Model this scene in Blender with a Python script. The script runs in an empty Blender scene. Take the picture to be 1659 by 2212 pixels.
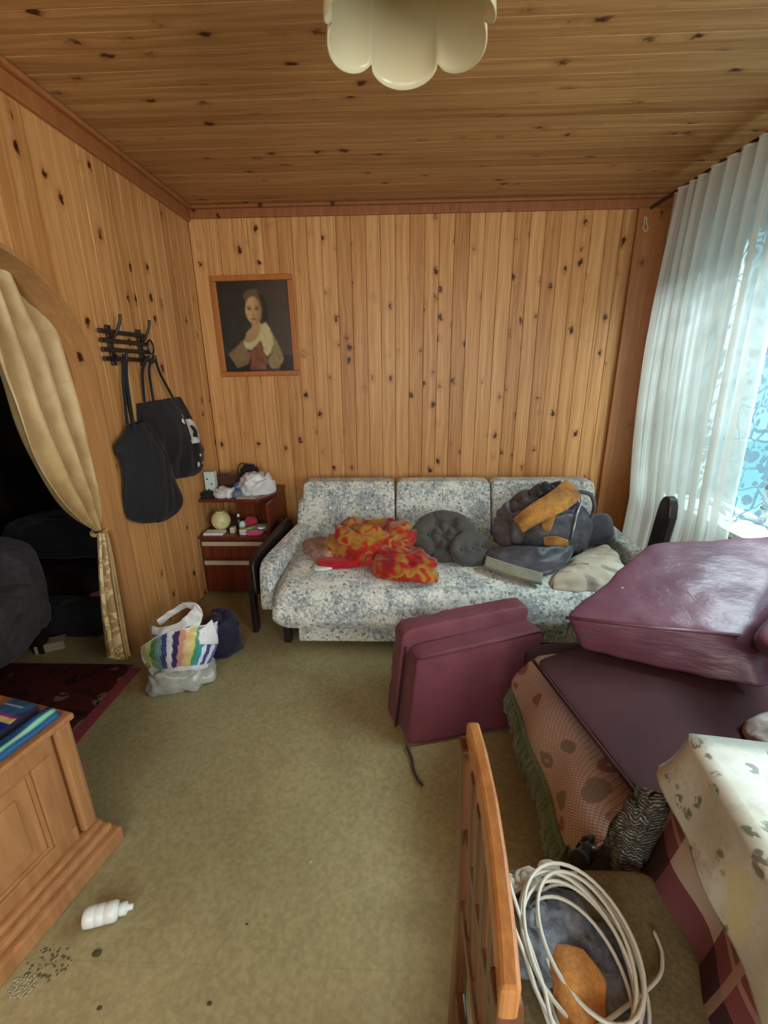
import bpy, bmesh, math, random
from mathutils import Vector, Matrix, noise
from math import sin, cos, pi, radians, sqrt, atan2, floor
C = bpy.context.scene.collection
SC = bpy.context.scene

# ------------------------------------------------------------------ camera
F, CX, CY = 960., 829.5, 1106.
PIT, YAW, ROLL = radians(17.76), radians(1.94), radians(-0.67)
fw = Vector((-sin(YAW)*cos(PIT), cos(YAW)*cos(PIT), -sin(PIT)))
r0 = Vector((cos(YAW), sin(YAW), 0)); u0 = r0.cross(fw)
rr = r0*cos(ROLL)+u0*sin(ROLL); uu = -r0*sin(ROLL)+u0*cos(ROLL)
EYE = Vector((0, 0, 1.5))
cam = bpy.data.objects.new('camera', bpy.data.cameras.new('camera')); C.objects.link(cam)
m = Matrix((rr, uu, -fw)).transposed().to_4x4(); m.translation = EYE
cam.matrix_world = m
cam.data.sensor_fit = 'HORIZONTAL'; cam.data.sensor_width = 36; cam.data.lens = F/1659*36
cam.data.clip_start = 0.02
SC.camera = cam

# ------------------------------------------------------------------ world, light, exposure
W = bpy.data.worlds.new('sky'); SC.world = W; W.use_nodes = True
bg = W.node_tree.nodes['Background']
bg.inputs[0].default_value = (0.36, 0.78, 0.94, 1); bg.inputs[1].default_value = 1.3
SC.view_settings.view_transform = 'Standard'; SC.view_settings.look = 'None'
SC.view_settings.exposure = 0.58; SC.view_settings.gamma = 1; SC.view_settings.use_curve_mapping = False

XR_ = 1.74
def area(name, loc, target, sx, sy, power, col, portal=False):
    l = bpy.data.lights.new(name, 'AREA'); l.shape = 'RECTANGLE'; l.size = sx; l.size_y = sy
    l.energy = power; l.color = col
    if portal: l.cycles.is_portal = True
    o = bpy.data.objects.new(name, l); C.objects.link(o); o.location = loc
    o.rotation_euler = (Vector(target)-Vector(loc)).to_track_quat('-Z', 'Y').to_euler()
    return o
area('window_daylight_portal', (2.02, 1.5, 1.45), (0, 1.5, 1.45), 2.9, 1.7, 1, (1, 1, 1), True)
area('window_daylight', (3.0, 1.6, 3.35), (0.4, 1.7, 0.55), 2.8, 1.2, 520, (0.78, 0.94, 1.0))
area('added_rear_fill', (XR_+.1, -0.85, 1.5), (-1.2, 1.6, 1.1), .95, 1.3, 46, (1.0, 0.97, 0.93))  # unseen fill lamp added at the right behind the camera
area('added_front_fill', (-0.1, -1.75, 1.55), (0.0, 2.9, 1.6), 2.0, 1.3, 28, (1.0, 0.93, 0.82))  # unseen fill lamp added behind the camera, brightens the back wall
SC.cycles.max_bounces = 7; SC.cycles.transparent_max_bounces = 16
SC.cycles.sample_clamp_indirect = 6

# ------------------------------------------------------------------ placing helpers (a ray of the photograph met with a real plane)
def ray(x, y): return fw + rr*((x-CX)/F) - uu*((y-CY)/F)
def pz(x, y, z=0.): d = ray(x, y); return EYE + d*((z-EYE.z)/d.z)
def py(x, y, Y): d = ray(x, y); return EYE + d*(Y/d.y)
def pxx(x, y, X): d = ray(x, y); return EYE + d*(X/d.x)

# ------------------------------------------------------------------ materials
def lin(c):
    def f(v):
        v /= 255.
        return v/12.92 if v <= 0.04045 else ((v+0.055)/1.055)**2.4
    return (f(c[0]), f(c[1]), f(c[2]), 1)
class G:
    def __init__(s, name):
        s.m = bpy.data.materials.new(name); s.m.use_nodes = True; s.t = s.m.node_tree
        s.b = s.t.nodes['Principled BSDF']; s.out = s.t.nodes['Material Output']
    def n(s, typ, **k):
        nd = s.t.nodes.new(typ)
        for a, v in k.items(): setattr(nd, a, v)
        return nd
    def put(s, sock, v):
        if isinstance(v, bpy.types.NodeSocket): s.t.links.new(v, sock)
        elif isinstance(v, tuple) and len(v) == 3 and sock.type == 'RGBA': sock.default_value = lin(v)
        else: sock.default_value = v
    def obj(s): return s.n('ShaderNodeTexCoord').outputs['Object']
    def uv(s): return s.n('ShaderNodeTexCoord').outputs['UV']
    def rnd(s): return s.n('ShaderNodeObjectInfo').outputs['Random']
    def mp(s, vec, scale=(1, 1, 1), loc=(0, 0, 0), rot=(0, 0, 0)):
        d = s.n('ShaderNodeMapping'); s.put(d.inputs[0], vec); s.put(d.inputs['Location'], loc)
        d.inputs['Rotation'].default_value = rot; d.inputs['Scale'].default_value = scale
        return d.outputs[0]
    def vm(s, op, a, b):
        d = s.n('ShaderNodeVectorMath', operation=op); s.put(d.inputs[0], a); s.put(d.inputs[1], b); return d.outputs[0]
    def noise(s, vec, scale, detail=3, rough=.55, dist=0):
        d = s.n('ShaderNodeTexNoise'); s.put(d.inputs['Vector'], vec); s.put(d.inputs['Scale'], scale)
        d.inputs['Detail'].default_value = detail; d.inputs['Roughness'].default_value = rough
        d.inputs['Distortion'].default_value = dist
        return d.outputs['Fac']
    def noisec(s, vec, scale, detail=2):
        d = s.n('ShaderNodeTexNoise'); s.put(d.inputs['Vector'], vec); s.put(d.inputs['Scale'], scale)
        d.inputs['Detail'].default_value = detail; return d.outputs['Color']
    def vor(s, vec, scale, feat='F1', out='Distance', rand=1.):
        d = s.n('ShaderNodeTexVoronoi', feature=feat); s.put(d.inputs['Vector'], vec)
        d.inputs['Scale'].default_value = scale; d.inputs['Randomness'].default_value = rand
        return d.outputs[out]
    def wave(s, vec, scale, dist=0, detail=2, dirn='X', typ='BANDS'):
        d = s.n('ShaderNodeTexWave', wave_type=typ)
        if typ == 'BANDS': d.bands_direction = dirn
        s.put(d.inputs['Vector'], vec); d.inputs['Scale'].default_value = scale
        d.inputs['Distortion'].default_value = dist; d.inputs['Detail'].default_value = detail
        return d.outputs['Fac']
    def ramp(s, fac, stops, interp='LINEAR'):
        d = s.n('ShaderNodeValToRGB'); d.color_ramp.interpolation = interp; s.put(d.inputs[0], fac)
        e = d.color_ramp.elements
        while len(e) < len(stops): e.new(0.5)
        for i, (p, c) in enumerate(stops):
            e[i].position = p; e[i].color = lin(c) if not isinstance(c, (int, float)) else (c, c, c, 1)
        return d.outputs[0]
    def mix(s, fac, a, b, typ='MIX'):
        d = s.n('ShaderNodeMix', data_type='RGBA', blend_type=typ); s.put(d.inputs[0], fac)
        s.put(d.inputs[6], a); s.put(d.inputs[7], b); return d.outputs[2]
    def mth(s, op, a, b=0., c=0.):
        d = s.n('ShaderNodeMath', operation=op); s.put(d.inputs[0], a); s.put(d.inputs[1], b); s.put(d.inputs[2], c); return d.outputs[0]
    def sep(s, v):
        d = s.n('ShaderNodeSeparateXYZ'); s.put(d.inputs[0], v); return d.outputs
    def attr(s, name='Col'): return s.n('ShaderNodeAttribute', attribute_name=name).outputs['Color']
    def bump(s, h, strength=.3, dist=.01):
        d = s.n('ShaderNodeBump'); s.put(d.inputs['Height'], h); d.inputs['Strength'].default_value = strength
        d.inputs['Distance'].default_value = dist; s.put(s.b.inputs['Normal'], d.outputs[0])
    def fin(s, col, rough=.6, spec=.5, **k):
        s.put(s.b.inputs['Base Color'], col); s.put(s.b.inputs['Roughness'], rough)
        s.b.inputs['Specular IOR Level'].default_value = spec
        for a, v in k.items(): s.put(s.b.inputs[a.replace('_', ' ')], v)
        return s.m
def plain(name, col, rough=.6, spec=.4, var=.12, scale=18, **k):
    g = G(name); n = g.noise(g.obj(), scale, 4)
    c = g.mix(var, col, g.ramp(n, [(.3, tuple(int(v*.55) for v in col)), (.7, tuple(min(255, int(v*1.25)) for v in col))]))
    return g.fin(c, rough, spec, **k)

def pine(name, a, b, c, knot=(58, 22, 8), rough=.42, tonevar=.5, kn=.30, dark=(150, 92, 45)):
    # boards have their length along local Z, their face across local X
    g = G(name); r = g.rnd()
    off = g.n('ShaderNodeCombineXYZ'); g.put(off.inputs[0], g.mth('MULTIPLY', r, 37.)); g.put(off.inputs[1], g.mth('MULTIPLY', r, 91.)); g.put(off.inputs[2], g.mth('MULTIPLY', r, 53.))
    o = g.vm('ADD', g.obj(), off.outputs[0])
    kv = g.mp(o, (13, 0.01, 8.5))
    kd = g.vor(kv, 1.0); kc = g.vor(kv, 1.0, 'F1', 'Color')
    keep = g.mth('GREATER_THAN', g.sep(kc)[0], 1-kn)
    wob = g.noise(g.mp(o, (38, 30, 38)), 1.4, 2)
    kdd = g.mth('ADD', kd, g.mth('MULTIPLY', g.mth('SUBTRACT', wob, .35), .45))
    kmask = g.mth('MULTIPLY', g.ramp(kdd, [(.17, 1.), (.30, 0.)]), keep)
    halo = g.mth('MULTIPLY', g.ramp(kdd, [(.18, 1.), (.55, 0.)]), keep)
    gv = g.mp(o, (46, 20, 1.1))
    gv2 = g.vm('ADD', gv, g.vm('MULTIPLY', g.noisec(g.mp(o, (6, 6, 1.6)), 1.), (3.5, 0, .3)))
    gr = g.noise(gv2, 1., 4, .6)
    col = g.ramp(gr, [(.36, a), (.52, b), (.66, c)])
    tone = g.ramp(g.mth('FRACT', g.mth('MULTIPLY', r, 7.13)), [(0, dark), (.35, b), (1, c)])
    col = g.mix(tonevar, col, tone)
    fine = g.noise(g.mp(o, (260, 60, 5)), 1., 2)
    col = g.mix(.18, col, g.ramp(fine, [(.35, dark), (.65, c)]), 'MIX')
    col = g.mix(g.mth('MULTIPLY', halo, .45), col, dark)
    col = g.mix(kmask, col, knot)
    g.bump(gr, .08, .004)
    return g.fin(col, rough, .35)
MAT = {}
MAT['pine'] = pine('pine_boards', (172, 114, 62), (206, 148, 88), (226, 174, 114), tonevar=.36, kn=.27)
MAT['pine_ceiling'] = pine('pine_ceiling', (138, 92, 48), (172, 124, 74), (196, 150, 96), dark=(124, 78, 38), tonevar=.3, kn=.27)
MAT['trim'] = pine('trim_wood', (140, 84, 44), (158, 98, 54), (176, 114, 66), dark=(120, 66, 34), kn=.12)
MAT['pine_plain'] = pine('arch_wood', (150, 104, 60), (172, 122, 74), (186, 138, 88), dark=(140, 92, 50), kn=.08)
MAT['frame_wood'] = pine('picture_frame_wood', (150, 84, 36), (172, 100, 48), (188, 116, 60), dark=(136, 70, 30), kn=0)
MAT['oak'] = pine('dresser_oak', (146, 98, 60), (166, 116, 74), (180, 130, 86), dark=(132, 86, 52), kn=0, rough=.32, tonevar=.2)
MAT['chairwood'] = pine('chair_wood', (148, 96, 52), (170, 116, 68), (186, 132, 80), dark=(130, 80, 42), kn=0, rough=.3, tonevar=.1)
MAT['chairdark_shaded'] = pine('chair_dark_shaded_wood', (74, 44, 26), (90, 54, 32), (102, 62, 38), dark=(62, 36, 22), kn=0, rough=.3, tonevar=.1)  # dark stained wood, deepened with the shade on the chair back's outer side
MAT['mahogany'] = pine('mahogany_lacquer', (84, 34, 20), (102, 44, 26), (118, 54, 32), dark=(70, 28, 18), kn=0, rough=.28, tonevar=.1)
MAT['darkwood'] = plain('dark_stained_wood', (34, 24, 22), .35, .5)
MAT['slab'] = plain('wall_backing', (96, 62, 34), .8)

def mk_floor():
    g = G('olive_linoleum'); o = g.obj()
    n = g.noise(o, 1.6, 5, .6); n2 = g.noise(o, 60, 3); n3 = g.noise(g.mp(o, (1, 1, 1), (7, 3, 0)), 5.5, 4, .6)
    col = g.ramp(n, [(.3, (128, 118, 84)), (.55, (146, 134, 98)), (.75, (162, 148, 110))])
    col = g.mix(.25, col, g.ramp(n2, [(.35, (126, 114, 78)), (.65, (190, 176, 130))]))
    col = g.mix(g.mth('MULTIPLY', g.ramp(n3, [(.54, 0.), (.72, 1.)]), .35), col, (122, 104, 66))
    sx, sy, sz = g.sep(o)
    seam = g.mth('LESS_THAN', g.mth('ABSOLUTE', g.mth('SUBTRACT', g.mth('FRACT', g.mth('MULTIPLY', g.mth('ADD', sy, .42), 1.55)), .5)), .004)
    seam2 = g.mth('LESS_THAN', g.mth('ABSOLUTE', g.mth('SUBTRACT', g.mth('FRACT', g.mth('MULTIPLY', g.mth('ADD', sx, .36), 1.2)), .5)), .0028)
    brk = g.ramp(g.noise(o, 3.1, 3), [(.48, 0.), (.6, 1.)])
    col = g.mix(g.mth('MULTIPLY', g.mth('MAXIMUM', seam, seam2), g.mth('MULTIPLY', brk, .13)), col, (96, 84, 56))
    st = g.vor(g.mp(o, (1, 1, 1), (.3, .2, 0)), 3.3); keep = g.mth('GREATER_THAN', g.sep(g.vor(g.mp(o, (1, 1, 1), (.3, .2, 0)), 3.3, 'F1', 'Color'))[0], .62)
    spots = g.mth('MULTIPLY', g.ramp(g.mth('ADD', st, g.mth('MULTIPLY', n2, .05)), [(.05, 1.), (.10, 0.)]), keep)
    col = g.mix(g.mth('MULTIPLY', spots, .6), col, (84, 70, 44))
    g.bump(n2, .1, .002)
    return g.fin(col, g.ramp(n3, [(.4, .42), (.7, .62)]), .35)
MAT['floor'] = mk_floor()

def mk_sofa():
    g = G('blue_flower_upholstery'); o = g.obj()
    w = g.vm('ADD', o, g.vm('MULTIPLY', g.noisec(o, 30, 2), (.02, .02, .02)))
    v1 = g.vor(w, 30, 'F1', 'Distance'); vc = g.vor(w, 30, 'F1', 'Color')
    big = g.noise(o, 8, 2)
    leaf = g.noise(w, 62, 3, .8)
    m1 = g.ramp(g.mth('ADD', g.mth('MULTIPLY', leaf, .75), g.mth('MULTIPLY', big, .38)), [(.535, 0.), (.61, 1.)])
    m2 = g.ramp(v1, [(.22, 1.), (.30, 0.)])
    m2 = g.mth('MULTIPLY', m2, g.mth('GREATER_THAN', g.sep(vc)[1], .45))
    base = g.ramp(g.noise(o, 40, 3), [(.35, (200, 200, 188)), (.65, (228, 228, 218))])
    col = g.mix(g.mth('MULTIPLY', m1, .8), base, g.ramp(g.noise(o, 33, 2), [(.4, (104, 116, 126)), (.6, (148, 156, 160))]))
    col = g.mix(g.mth('MULTIPLY', m2, .75), col, g.ramp(g.noise(o, 90, 2), [(.4, (62, 76, 92)), (.6, (118, 128, 136))]))
    g.bump(g.noise(o, 150, 2), .15, .003)
    return g.fin(col, .85, .2, Sheen_Weight=.2)
MAT['sofa'] = mk_sofa()
def fabric(name, col, col2=None, scale=200, bumpy=.25, rough=.85, sheen=.2, patch=6):
    g = G(name); o = g.obj(); n = g.noise(o, scale, 2); n2 = g.noise(o, patch, 4)
    c2 = col2 or tuple(int(v*.72) for v in col)
    c = g.mix(g.ramp(n2, [(.38, 0.), (.64, 1.)]), col, c2)
    c = g.mix(.2, c, g.ramp(n, [(.35, tuple(int(v*.6) for v in col)), (.65, tuple(min(255, int(v*1.3)) for v in col))]))
    g.bump(n, bumpy, .003)
    return g.fin(c, rough, .25, Sheen_Weight=sheen)
MAT['maroon'] = fabric('maroon_upholstery', (110, 56, 66), (94, 46, 56), 260, .15, .62, .08)
MAT['maroon2'] = fabric('maroon_satin', (94, 56, 68), (76, 44, 56), 260, .12, .34, .1, 3)
def mk_satin2():
    g = G('maroon_worn_satin'); o = g.obj(); n = g.noise(o, 3, 4); n2 = g.noise(o, 260, 2)
    c = g.mix(g.ramp(n, [(.38, 0.), (.64, 1.)]), (96, 58, 70), (76, 44, 56))
    v = g.vor(o, 15.); vc = g.sep(g.vor(o, 15., 'F1', 'Color'))
    fl = g.mth('MULTIPLY', g.ramp(g.mth('ADD', v, g.mth('MULTIPLY', g.noise(o, 90, 2), .12)), [(.13, 1.), (.16, 0.)]), g.mth('GREATER_THAN', vc[0], .86))
    c = g.mix(g.mth('MULTIPLY', fl, .6), c, (190, 170, 170))
    w = g.noise(g.mp(o, (2, 2, 9)), 5, 4, .6); g.bump(w, .22, .02)
    return g.fin(c, .36, .3)
MAT['maroon2'] = mk_satin2()
MAT['darkmaroon'] = fabric('dark_maroon_velour', (60, 28, 30), (48, 22, 24), 260, .2, .85, .02, 4)
MAT['grey'] = fabric('charcoal_quilted_cloth', (80, 78, 74), (66, 65, 62))
MAT['black'] = fabric('black_cloth', (34, 34, 37), (25, 26, 29), 220, .2, .8, .1)
MAT['navy'] = fabric('navy_cloth', (36, 28, 58), (24, 22, 40), 120, .2, .6)
MAT['leather'] = fabric('worn_dark_leather', (84, 82, 88), (50, 50, 56), 30, .3, .38, 0, 9)
MAT['leather_grey'] = fabric('grey_glossy_lining', (110, 102, 106), (70, 66, 72), 30, .25, .35, 0, 10)
MAT['tan'] = fabric('tan_suede', (172, 118, 50), (120, 78, 36), 90, .3, .8, .2, 14)
MAT['mustard'] = fabric('mustard_cloth', (190, 132, 66), (160, 104, 50), 120, .3)
MAT['hem'] = fabric('olive_grey_cloth', (134, 132, 112), (112, 112, 94), 120)
MAT['pillow'] = fabric('dark_grey_pillow_cloth', (74, 74, 80), (58, 58, 64), 150)
MAT['ragblue'] = fabric('blue_grey_rag', (120, 126, 136), (74, 78, 90), 90, .3, .85, .1, 16)
MAT['paper'] = fabric('crumpled_white_paper', (206, 198, 184), (170, 158, 142), 40, .2, .8, 0, 20)
MAT['knit'] = None
MAT['seatolive'] = fabric('olive_seat_cloth', (118, 108, 76), (92, 82, 56), 140, .3, .9, .1, 9)
MAT['redcloth'] = fabric('red_cloth', (186, 26, 34), (150, 18, 30), 90)
MAT['pinkcloth'] = fabric('pink_cloth', (196, 86, 118), (170, 60, 90), 90)
MAT['beigepink'] = fabric('beige_pink_cloth', (176, 138, 120), (130, 96, 84), 60, .3, .85, .1, 20)
def mk_knit():
    g = G('grey_knit'); o = g.obj()
    w = g.wave(g.mp(o, (1, 1, 1)), 40, 9, 3, 'Z'); n = g.noise(o, 70, 3, .7)
    col = g.mix(w, (58, 54, 50), g.ramp(n, [(.4, (96, 90, 82)), (.6, (168, 160, 146))]))
    g.bump(w, .8, .01); return g.fin(col, .9, .2)
MAT['knit'] = mk_knit()
def mk_curt():
    g = G('gold_satin'); o = g.obj(); n = g.noise(g.mp(o, (3, 3, 1)), 5, 4)
    n2 = g.noise(g.mp(o, (1, 1, 1)), 12, 2)
    c = g.ramp(n, [(.35, (176, 144, 94)), (.65, (204, 172, 120))])
    c = g.mix(.12, c, g.ramp(n2, [(.40, (140, 112, 70)), (.62, (222, 204, 166))]))
    return g.fin(c, .42, .4)
MAT['satin'] = mk_curt()
def mk_damask():
    g = G('gold_damask'); o = g.obj()
    w = g.vm('ADD', o, g.vm('MULTIPLY', g.noisec(o, 9, 2), (.12, .12, .12)))
    n = g.noise(w, 26, 2)
    c = g.mix(g.ramp(n, [(.48, 0.), (.53, 1.)]), (164, 130, 84), (206, 182, 136))
    return g.fin(c, .42, .4)
MAT['damask'] = mk_damask()
def mk_blanket():
    g = G('red_yellow_blanket'); o = g.obj()
    w = g.vm('ADD', o, g.vm('MULTIPLY', g.noisec(o, 6, 2), (.12, .12, .12)))
    n = g.noise(w, 8.5, 2)
    c = g.ramp(n, [(.34, (132, 22, 18)), (.44, (172, 38, 24)), (.47, (148, 92, 34)), (.57, (164, 120, 46)), (.61, (160, 50, 24)), (.70, (150, 28, 28))])
    g.bump(g.noise(o, 180, 2), .2, .003)
    return g.fin(c, .9, .2, Sheen_Weight=.3)
MAT['blanket'] = mk_blanket()
def mk_sheer(name, col, trans, pattern=False):
    g = G(name); g.t.nodes.remove(g.b)
    tr = g.n('ShaderNodeBsdfTransparent'); df = g.n('ShaderNodeBsdfDiffuse'); tl = g.n('ShaderNodeBsdfTranslucent')
    df.inputs[0].default_value = lin(col); tl.inputs[0].default_value = lin(col)
    a = g.n('ShaderNodeMixShader'); a.inputs[0].default_value = .55
    g.t.links.new(df.outputs[0], a.inputs[1]); g.t.links.new(tl.outputs[0], a.inputs[2])
    b = g.n('ShaderNodeMixShader')
    if pattern:
        o = g.uv()
        w = g.vm('ADD', o, g.vm('MULTIPLY', g.noisec(o, 9, 1), (.05, .05, 0)))
        d = g.vor(w, 6.); big = g.ramp(d, [(.30, 1.), (.34, 0.)])
        e = g.vor(w, 16.); small = g.ramp(e, [(.30, 1.), (.36, 0.)])
        stem = g.ramp(g.vor(w, 6., 'DISTANCE_TO_EDGE'), [(.02, 1.), (.045, 0.)])
        hole = g.mth('MULTIPLY', g.ramp(g.vor(w, 30.), [(.16, 1.), (.22, 0.)]), .5)
        pat = g.mth('MAXIMUM', g.mth('SUBTRACT', g.mth('MAXIMUM', big, g.mth('MULTIPLY', small, g.ramp(d, [(.4, 0.), (.5, 1.)]))), hole), stem)
        g.put(b.inputs[0], g.mth('SUBTRACT', 1.-.12, g.mth('MULTIPLY', g.mth('MAXIMUM', pat, 0.), .84)))
    else:
        b.inputs[0].default_value = trans
    g.t.links.new(a.outputs[0], b.inputs[1]); g.t.links.new(tr.outputs[0], b.inputs[2])
    g.t.links.new(b.outputs[0], g.out.inputs[0]); return g.m
MAT['sheer'] = mk_sheer('white_voile', (224, 220, 212), .20)
MAT['lace'] = mk_sheer('flower_lace', (104, 120, 132), .5, True)
def mk_glass():
    g = G('window_glass'); g.t.nodes.remove(g.b)
    tr = g.n('ShaderNodeBsdfTransparent'); gl = g.n('ShaderNodeBsdfGlossy'); gl.inputs['Roughness'].default_value = .03
    tr.inputs[0].default_value = (.93, .97, .97, 1)
    b = g.n('ShaderNodeMixShader'); b.inputs[0].default_value = .04
    g.t.links.new(tr.outputs[0], b.inputs[1]); g.t.links.new(gl.outputs[0], b.inputs[2]); g.t.links.new(b.outputs[0], g.out.inputs[0])
    return g.m
MAT['glass'] = mk_glass()
def mk_shade():
    g = G('opal_shade'); g.t.nodes.remove(g.b)
    df = g.n('ShaderNodeBsdfPrincipled'); df.inputs['Base Color'].default_value = lin((226, 214, 176)); df.inputs['Roughness'].default_value = .25
    tl = g.n('ShaderNodeBsdfTranslucent'); tl.inputs[0].default_value = lin((222, 206, 168))
    b = g.n('ShaderNodeMixShader'); b.inputs[0].default_value = .3
    g.t.links.new(df.outputs[0], b.inputs[1]); g.t.links.new(tl.outputs[0], b.inputs[2]); g.t.links.new(b.outputs[0], g.out.inputs[0]); return g.m
MAT['shade'] = mk_shade()
def mk_peel():
    g = G('peeling_white_paint'); o = g.obj(); n = g.noise(g.mp(o, (1, .5, 1)), 26, 5, .7)
    c = g.mix(g.ramp(n, [(.56, 0.), (.60, 1.)]), (216, 222, 214), (120, 110, 92))
    g.bump(g.ramp(n, [(.5, 1.), (.6, 0.)]), .3, .003); return g.fin(c, .5, .4)
MAT['peel'] = mk_peel()
def mk_rug():
    g = G('red_patterned_rug'); o = g.obj()
    w = g.vm('ADD', o, g.vm('MULTIPLY', g.noisec(o, 5, 2), (.15, .15, 0)))
    v = g.vor(w, 7.); n = g.noise(w, 16, 3)
    c = g.mix(g.ramp(v, [(.25, 1.), (.32, 0.)]), (78, 34, 32), (128, 104, 80))
    c = g.mix(g.ramp(n, [(.54, 0.), (.6, 1.)]), c, (48, 30, 30))
    return g.fin(c, .95, .1)
MAT['rug'] = mk_rug()
MAT['rugedge'] = fabric('rug_border', (132, 34, 44), (110, 24, 36), 200)
def mk_throw():
    g = G('pink_lace_throw'); o = g.uv()
    m_ = g.n('ShaderNodeTexBrick'); g.put(m_.inputs['Vector'], g.mp(o, (1, 1, 1), rot=(0, 0, .78))); m_.inputs['Scale'].default_value = 26
    m_.inputs['Mortar Size'].default_value = .05; m_.inputs['Brick Width'].default_value = .5; m_.offset = 0
    base = g.mix(m_.outputs['Fac'], (186, 164, 156), (146, 122, 116))
    w = g.vm('ADD', o, g.vm('MULTIPLY', g.noisec(o, 7, 1), (.08, .08, 0)))
    v = g.vor(w, 7.5); vc = g.sep(g.vor(w, 7.5, 'F1', 'Color'))
    fl = g.mth('MULTIPLY', g.ramp(v, [(.30, 1.), (.34, 0.)]), g.mth('GREATER_THAN', vc[0], .2))
    ring = g.mth('MULTIPLY', g.ramp(v, [(.10, 0.), (.13, 1.)]), fl)
    base = g.mix(g.mth('MULTIPLY', fl, .75), base, g.mix(g.mth('GREATER_THAN', vc[1], .5), (120, 74, 68), (104, 98, 84)))
    base = g.mix(g.mth('MULTIPLY', g.mth('SUBTRACT', fl, ring), .7), base, (184, 142, 126))
    g.bump(m_.outputs['Fac'], .3, .003)
    return g.fin(base, .9, .2)
MAT['throw'] = mk_throw()
MAT['fringe'] = fabric('green_fringe', (98, 116, 92), (70, 88, 70), 120, .4)
def mk_oil():
    g = G('flowered_oilcloth'); o = g.obj()
    w = g.vm('ADD', o, g.vm('MULTIPLY', g.noisec(o, 30, 2), (.03, .03, .03)))
    base = g.ramp(g.noise(o, 7, 3), [(.4, (176, 176, 160)), (.6, (204, 206, 196))])
    n = g.noise(o, 8.5, 1); base = g.mix(g.mth('MULTIPLY', g.ramp(n, [(.58, 0.), (.66, 1.)]), .5), base, (196, 186, 110))
    v = g.vor(w, 22.); vc = g.sep(g.vor(w, 22., 'F1', 'Color'))
    tw = g.noise(w, 70, 2)
    mk = g.mth('MULTIPLY', g.mth('MULTIPLY', g.ramp(v, [(.26, 1.), (.34, 0.)]), g.mth('GREATER_THAN', vc[0], .25)), g.ramp(tw, [(.42, 0.), (.5, 1.)]))
    base = g.mix(g.mth('MULTIPLY', mk, .8), base, (78, 84, 68))
    st = g.noise(o, 14, 4, .7); base = g.mix(g.mth('MULTIPLY', g.ramp(st, [(.52, 0.), (.7, 1.)]), .5), base, (130, 118, 82))
    return g.fin(base, .28, .5)
MAT['oil'] = mk_oil()
def mk_plaid():
    g = G('maroon_plaid'); u = g.sep(g.uv())
    a = g.mth('FRACT', g.mth('MULTIPLY', u[0], 2.6)); b = g.mth('FRACT', g.mth('MULTIPLY', u[1], 2.6))
    A = g.mth('LESS_THAN', a, .5); B = g.mth('LESS_THAN', b, .5)
    c = g.mix(A, (180, 162, 148), (124, 72, 74)); d = g.mix(A, (120, 72, 76), (66, 42, 48))
    col = g.mix(B, c, d)
    ln = g.mth('MAXIMUM', g.mth('LESS_THAN', g.mth('ABSOLUTE', g.mth('SUBTRACT', a, .25)), .03), g.mth('LESS_THAN', g.mth('ABSOLUTE', g.mth('SUBTRACT', b, .75)), .03))
    col = g.mix(g.mth('MULTIPLY', ln, .5), col, (190, 160, 140))
    return g.fin(col, .85, .2)
MAT['plaid'] = mk_plaid()
def mk_printpillow():
    g = G('printed_pillow_cloth'); u = g.obj()
    n = g.noise(g.mp(u, (1, 1, 1)), 11, 3); b = g.n('ShaderNodeTexBrick'); g.put(b.inputs['Vector'], g.mp(u, (1, 1, 1), rot=(.3, 0, .5)))
    b.inputs['Scale'].default_value = 3.2; g.put(b.inputs['Color1'], (196, 184, 164)); g.put(b.inputs['Color2'], (122, 116, 116)); g.put(b.inputs['Mortar'], (206, 196, 178)); b.inputs['Mortar Size'].default_value = .1
    c = g.mix(g.ramp(n, [(.48, 0.), (.62, 1.)]), b.outputs[0], (192, 178, 156))
    return g.fin(c, .8, .2)
MAT['print'] = mk_printpillow()
MAT['handle'] = plain('beige_handle_strip', (176, 162, 138), .45)
MAT['white'] = plain('white_plastic', (220, 224, 222), .3, .5, .05)
MAT['cable'] = plain('white_cable_sheath', (206, 204, 192), .4, .5, .08)
MAT['bagwhite'] = plain('white_bag_film', (216, 216, 216), .32, .5, .06)
MAT['bagclear'] = plain('clear_bag_film', (204, 206, 196), .22, .6, .3, 20, Transmission_Weight=.35)
MAT['metal'] = plain('dark_iron', (44, 34, 28), .4, .5, .3, Metallic=.3)
MAT['mint'] = plain('mint_white_carton', (206, 222, 214), .6, .3, .06)
MAT['blue'] = plain('blue_plastic', (70, 108, 178), .35, .5, .2)
MAT['bluegrey'] = plain('blue_grey_plastic', (96, 110, 124), .4, .5, .3)
MAT['brownfur'] = fabric('brown_fur', (82, 54, 38), (52, 36, 28), 60, .5)
MAT['globe'] = plain('cream_glass_globe', (214, 204, 148), .35, .5, .25, 30)
MAT['green'] = plain('green_plastic', (112, 176, 78), .4, .5, .1)
MAT['darkgreen'] = plain('dark_green_glass', (34, 50, 44), .2, .6, .1)
MAT['silver'] = plain('silver_foil', (170, 174, 182), .25, .6, .3, 30, Metallic=.6)
MAT['teal'] = plain('teal_plastic_wrap', (54, 148, 140), .2, .6, .5, 24)
MAT['lime'] = plain('lime_pack', (196, 206, 96), .5)
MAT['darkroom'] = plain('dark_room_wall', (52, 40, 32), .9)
MAT['greyblanket'] = fabric('grey_blanket', (78, 72, 74), (58, 54, 58), 30, .3, .9, .1, 8)
MAT['carton'] = plain('pale_carton', (150, 140, 118), .8)
MAT['crumb'] = plain('pale_crumbs', (160, 150, 118), .9)
MAT['dirt'] = plain('dark_dirt', (74, 68, 46), .95)
MAT['grass'] = plain('outdoor_ground', (196, 214, 206), .9)
MAT['bark'] = plain('rough_outdoor_stone', (120, 96, 76), .9, .2, .6, 30)
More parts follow.
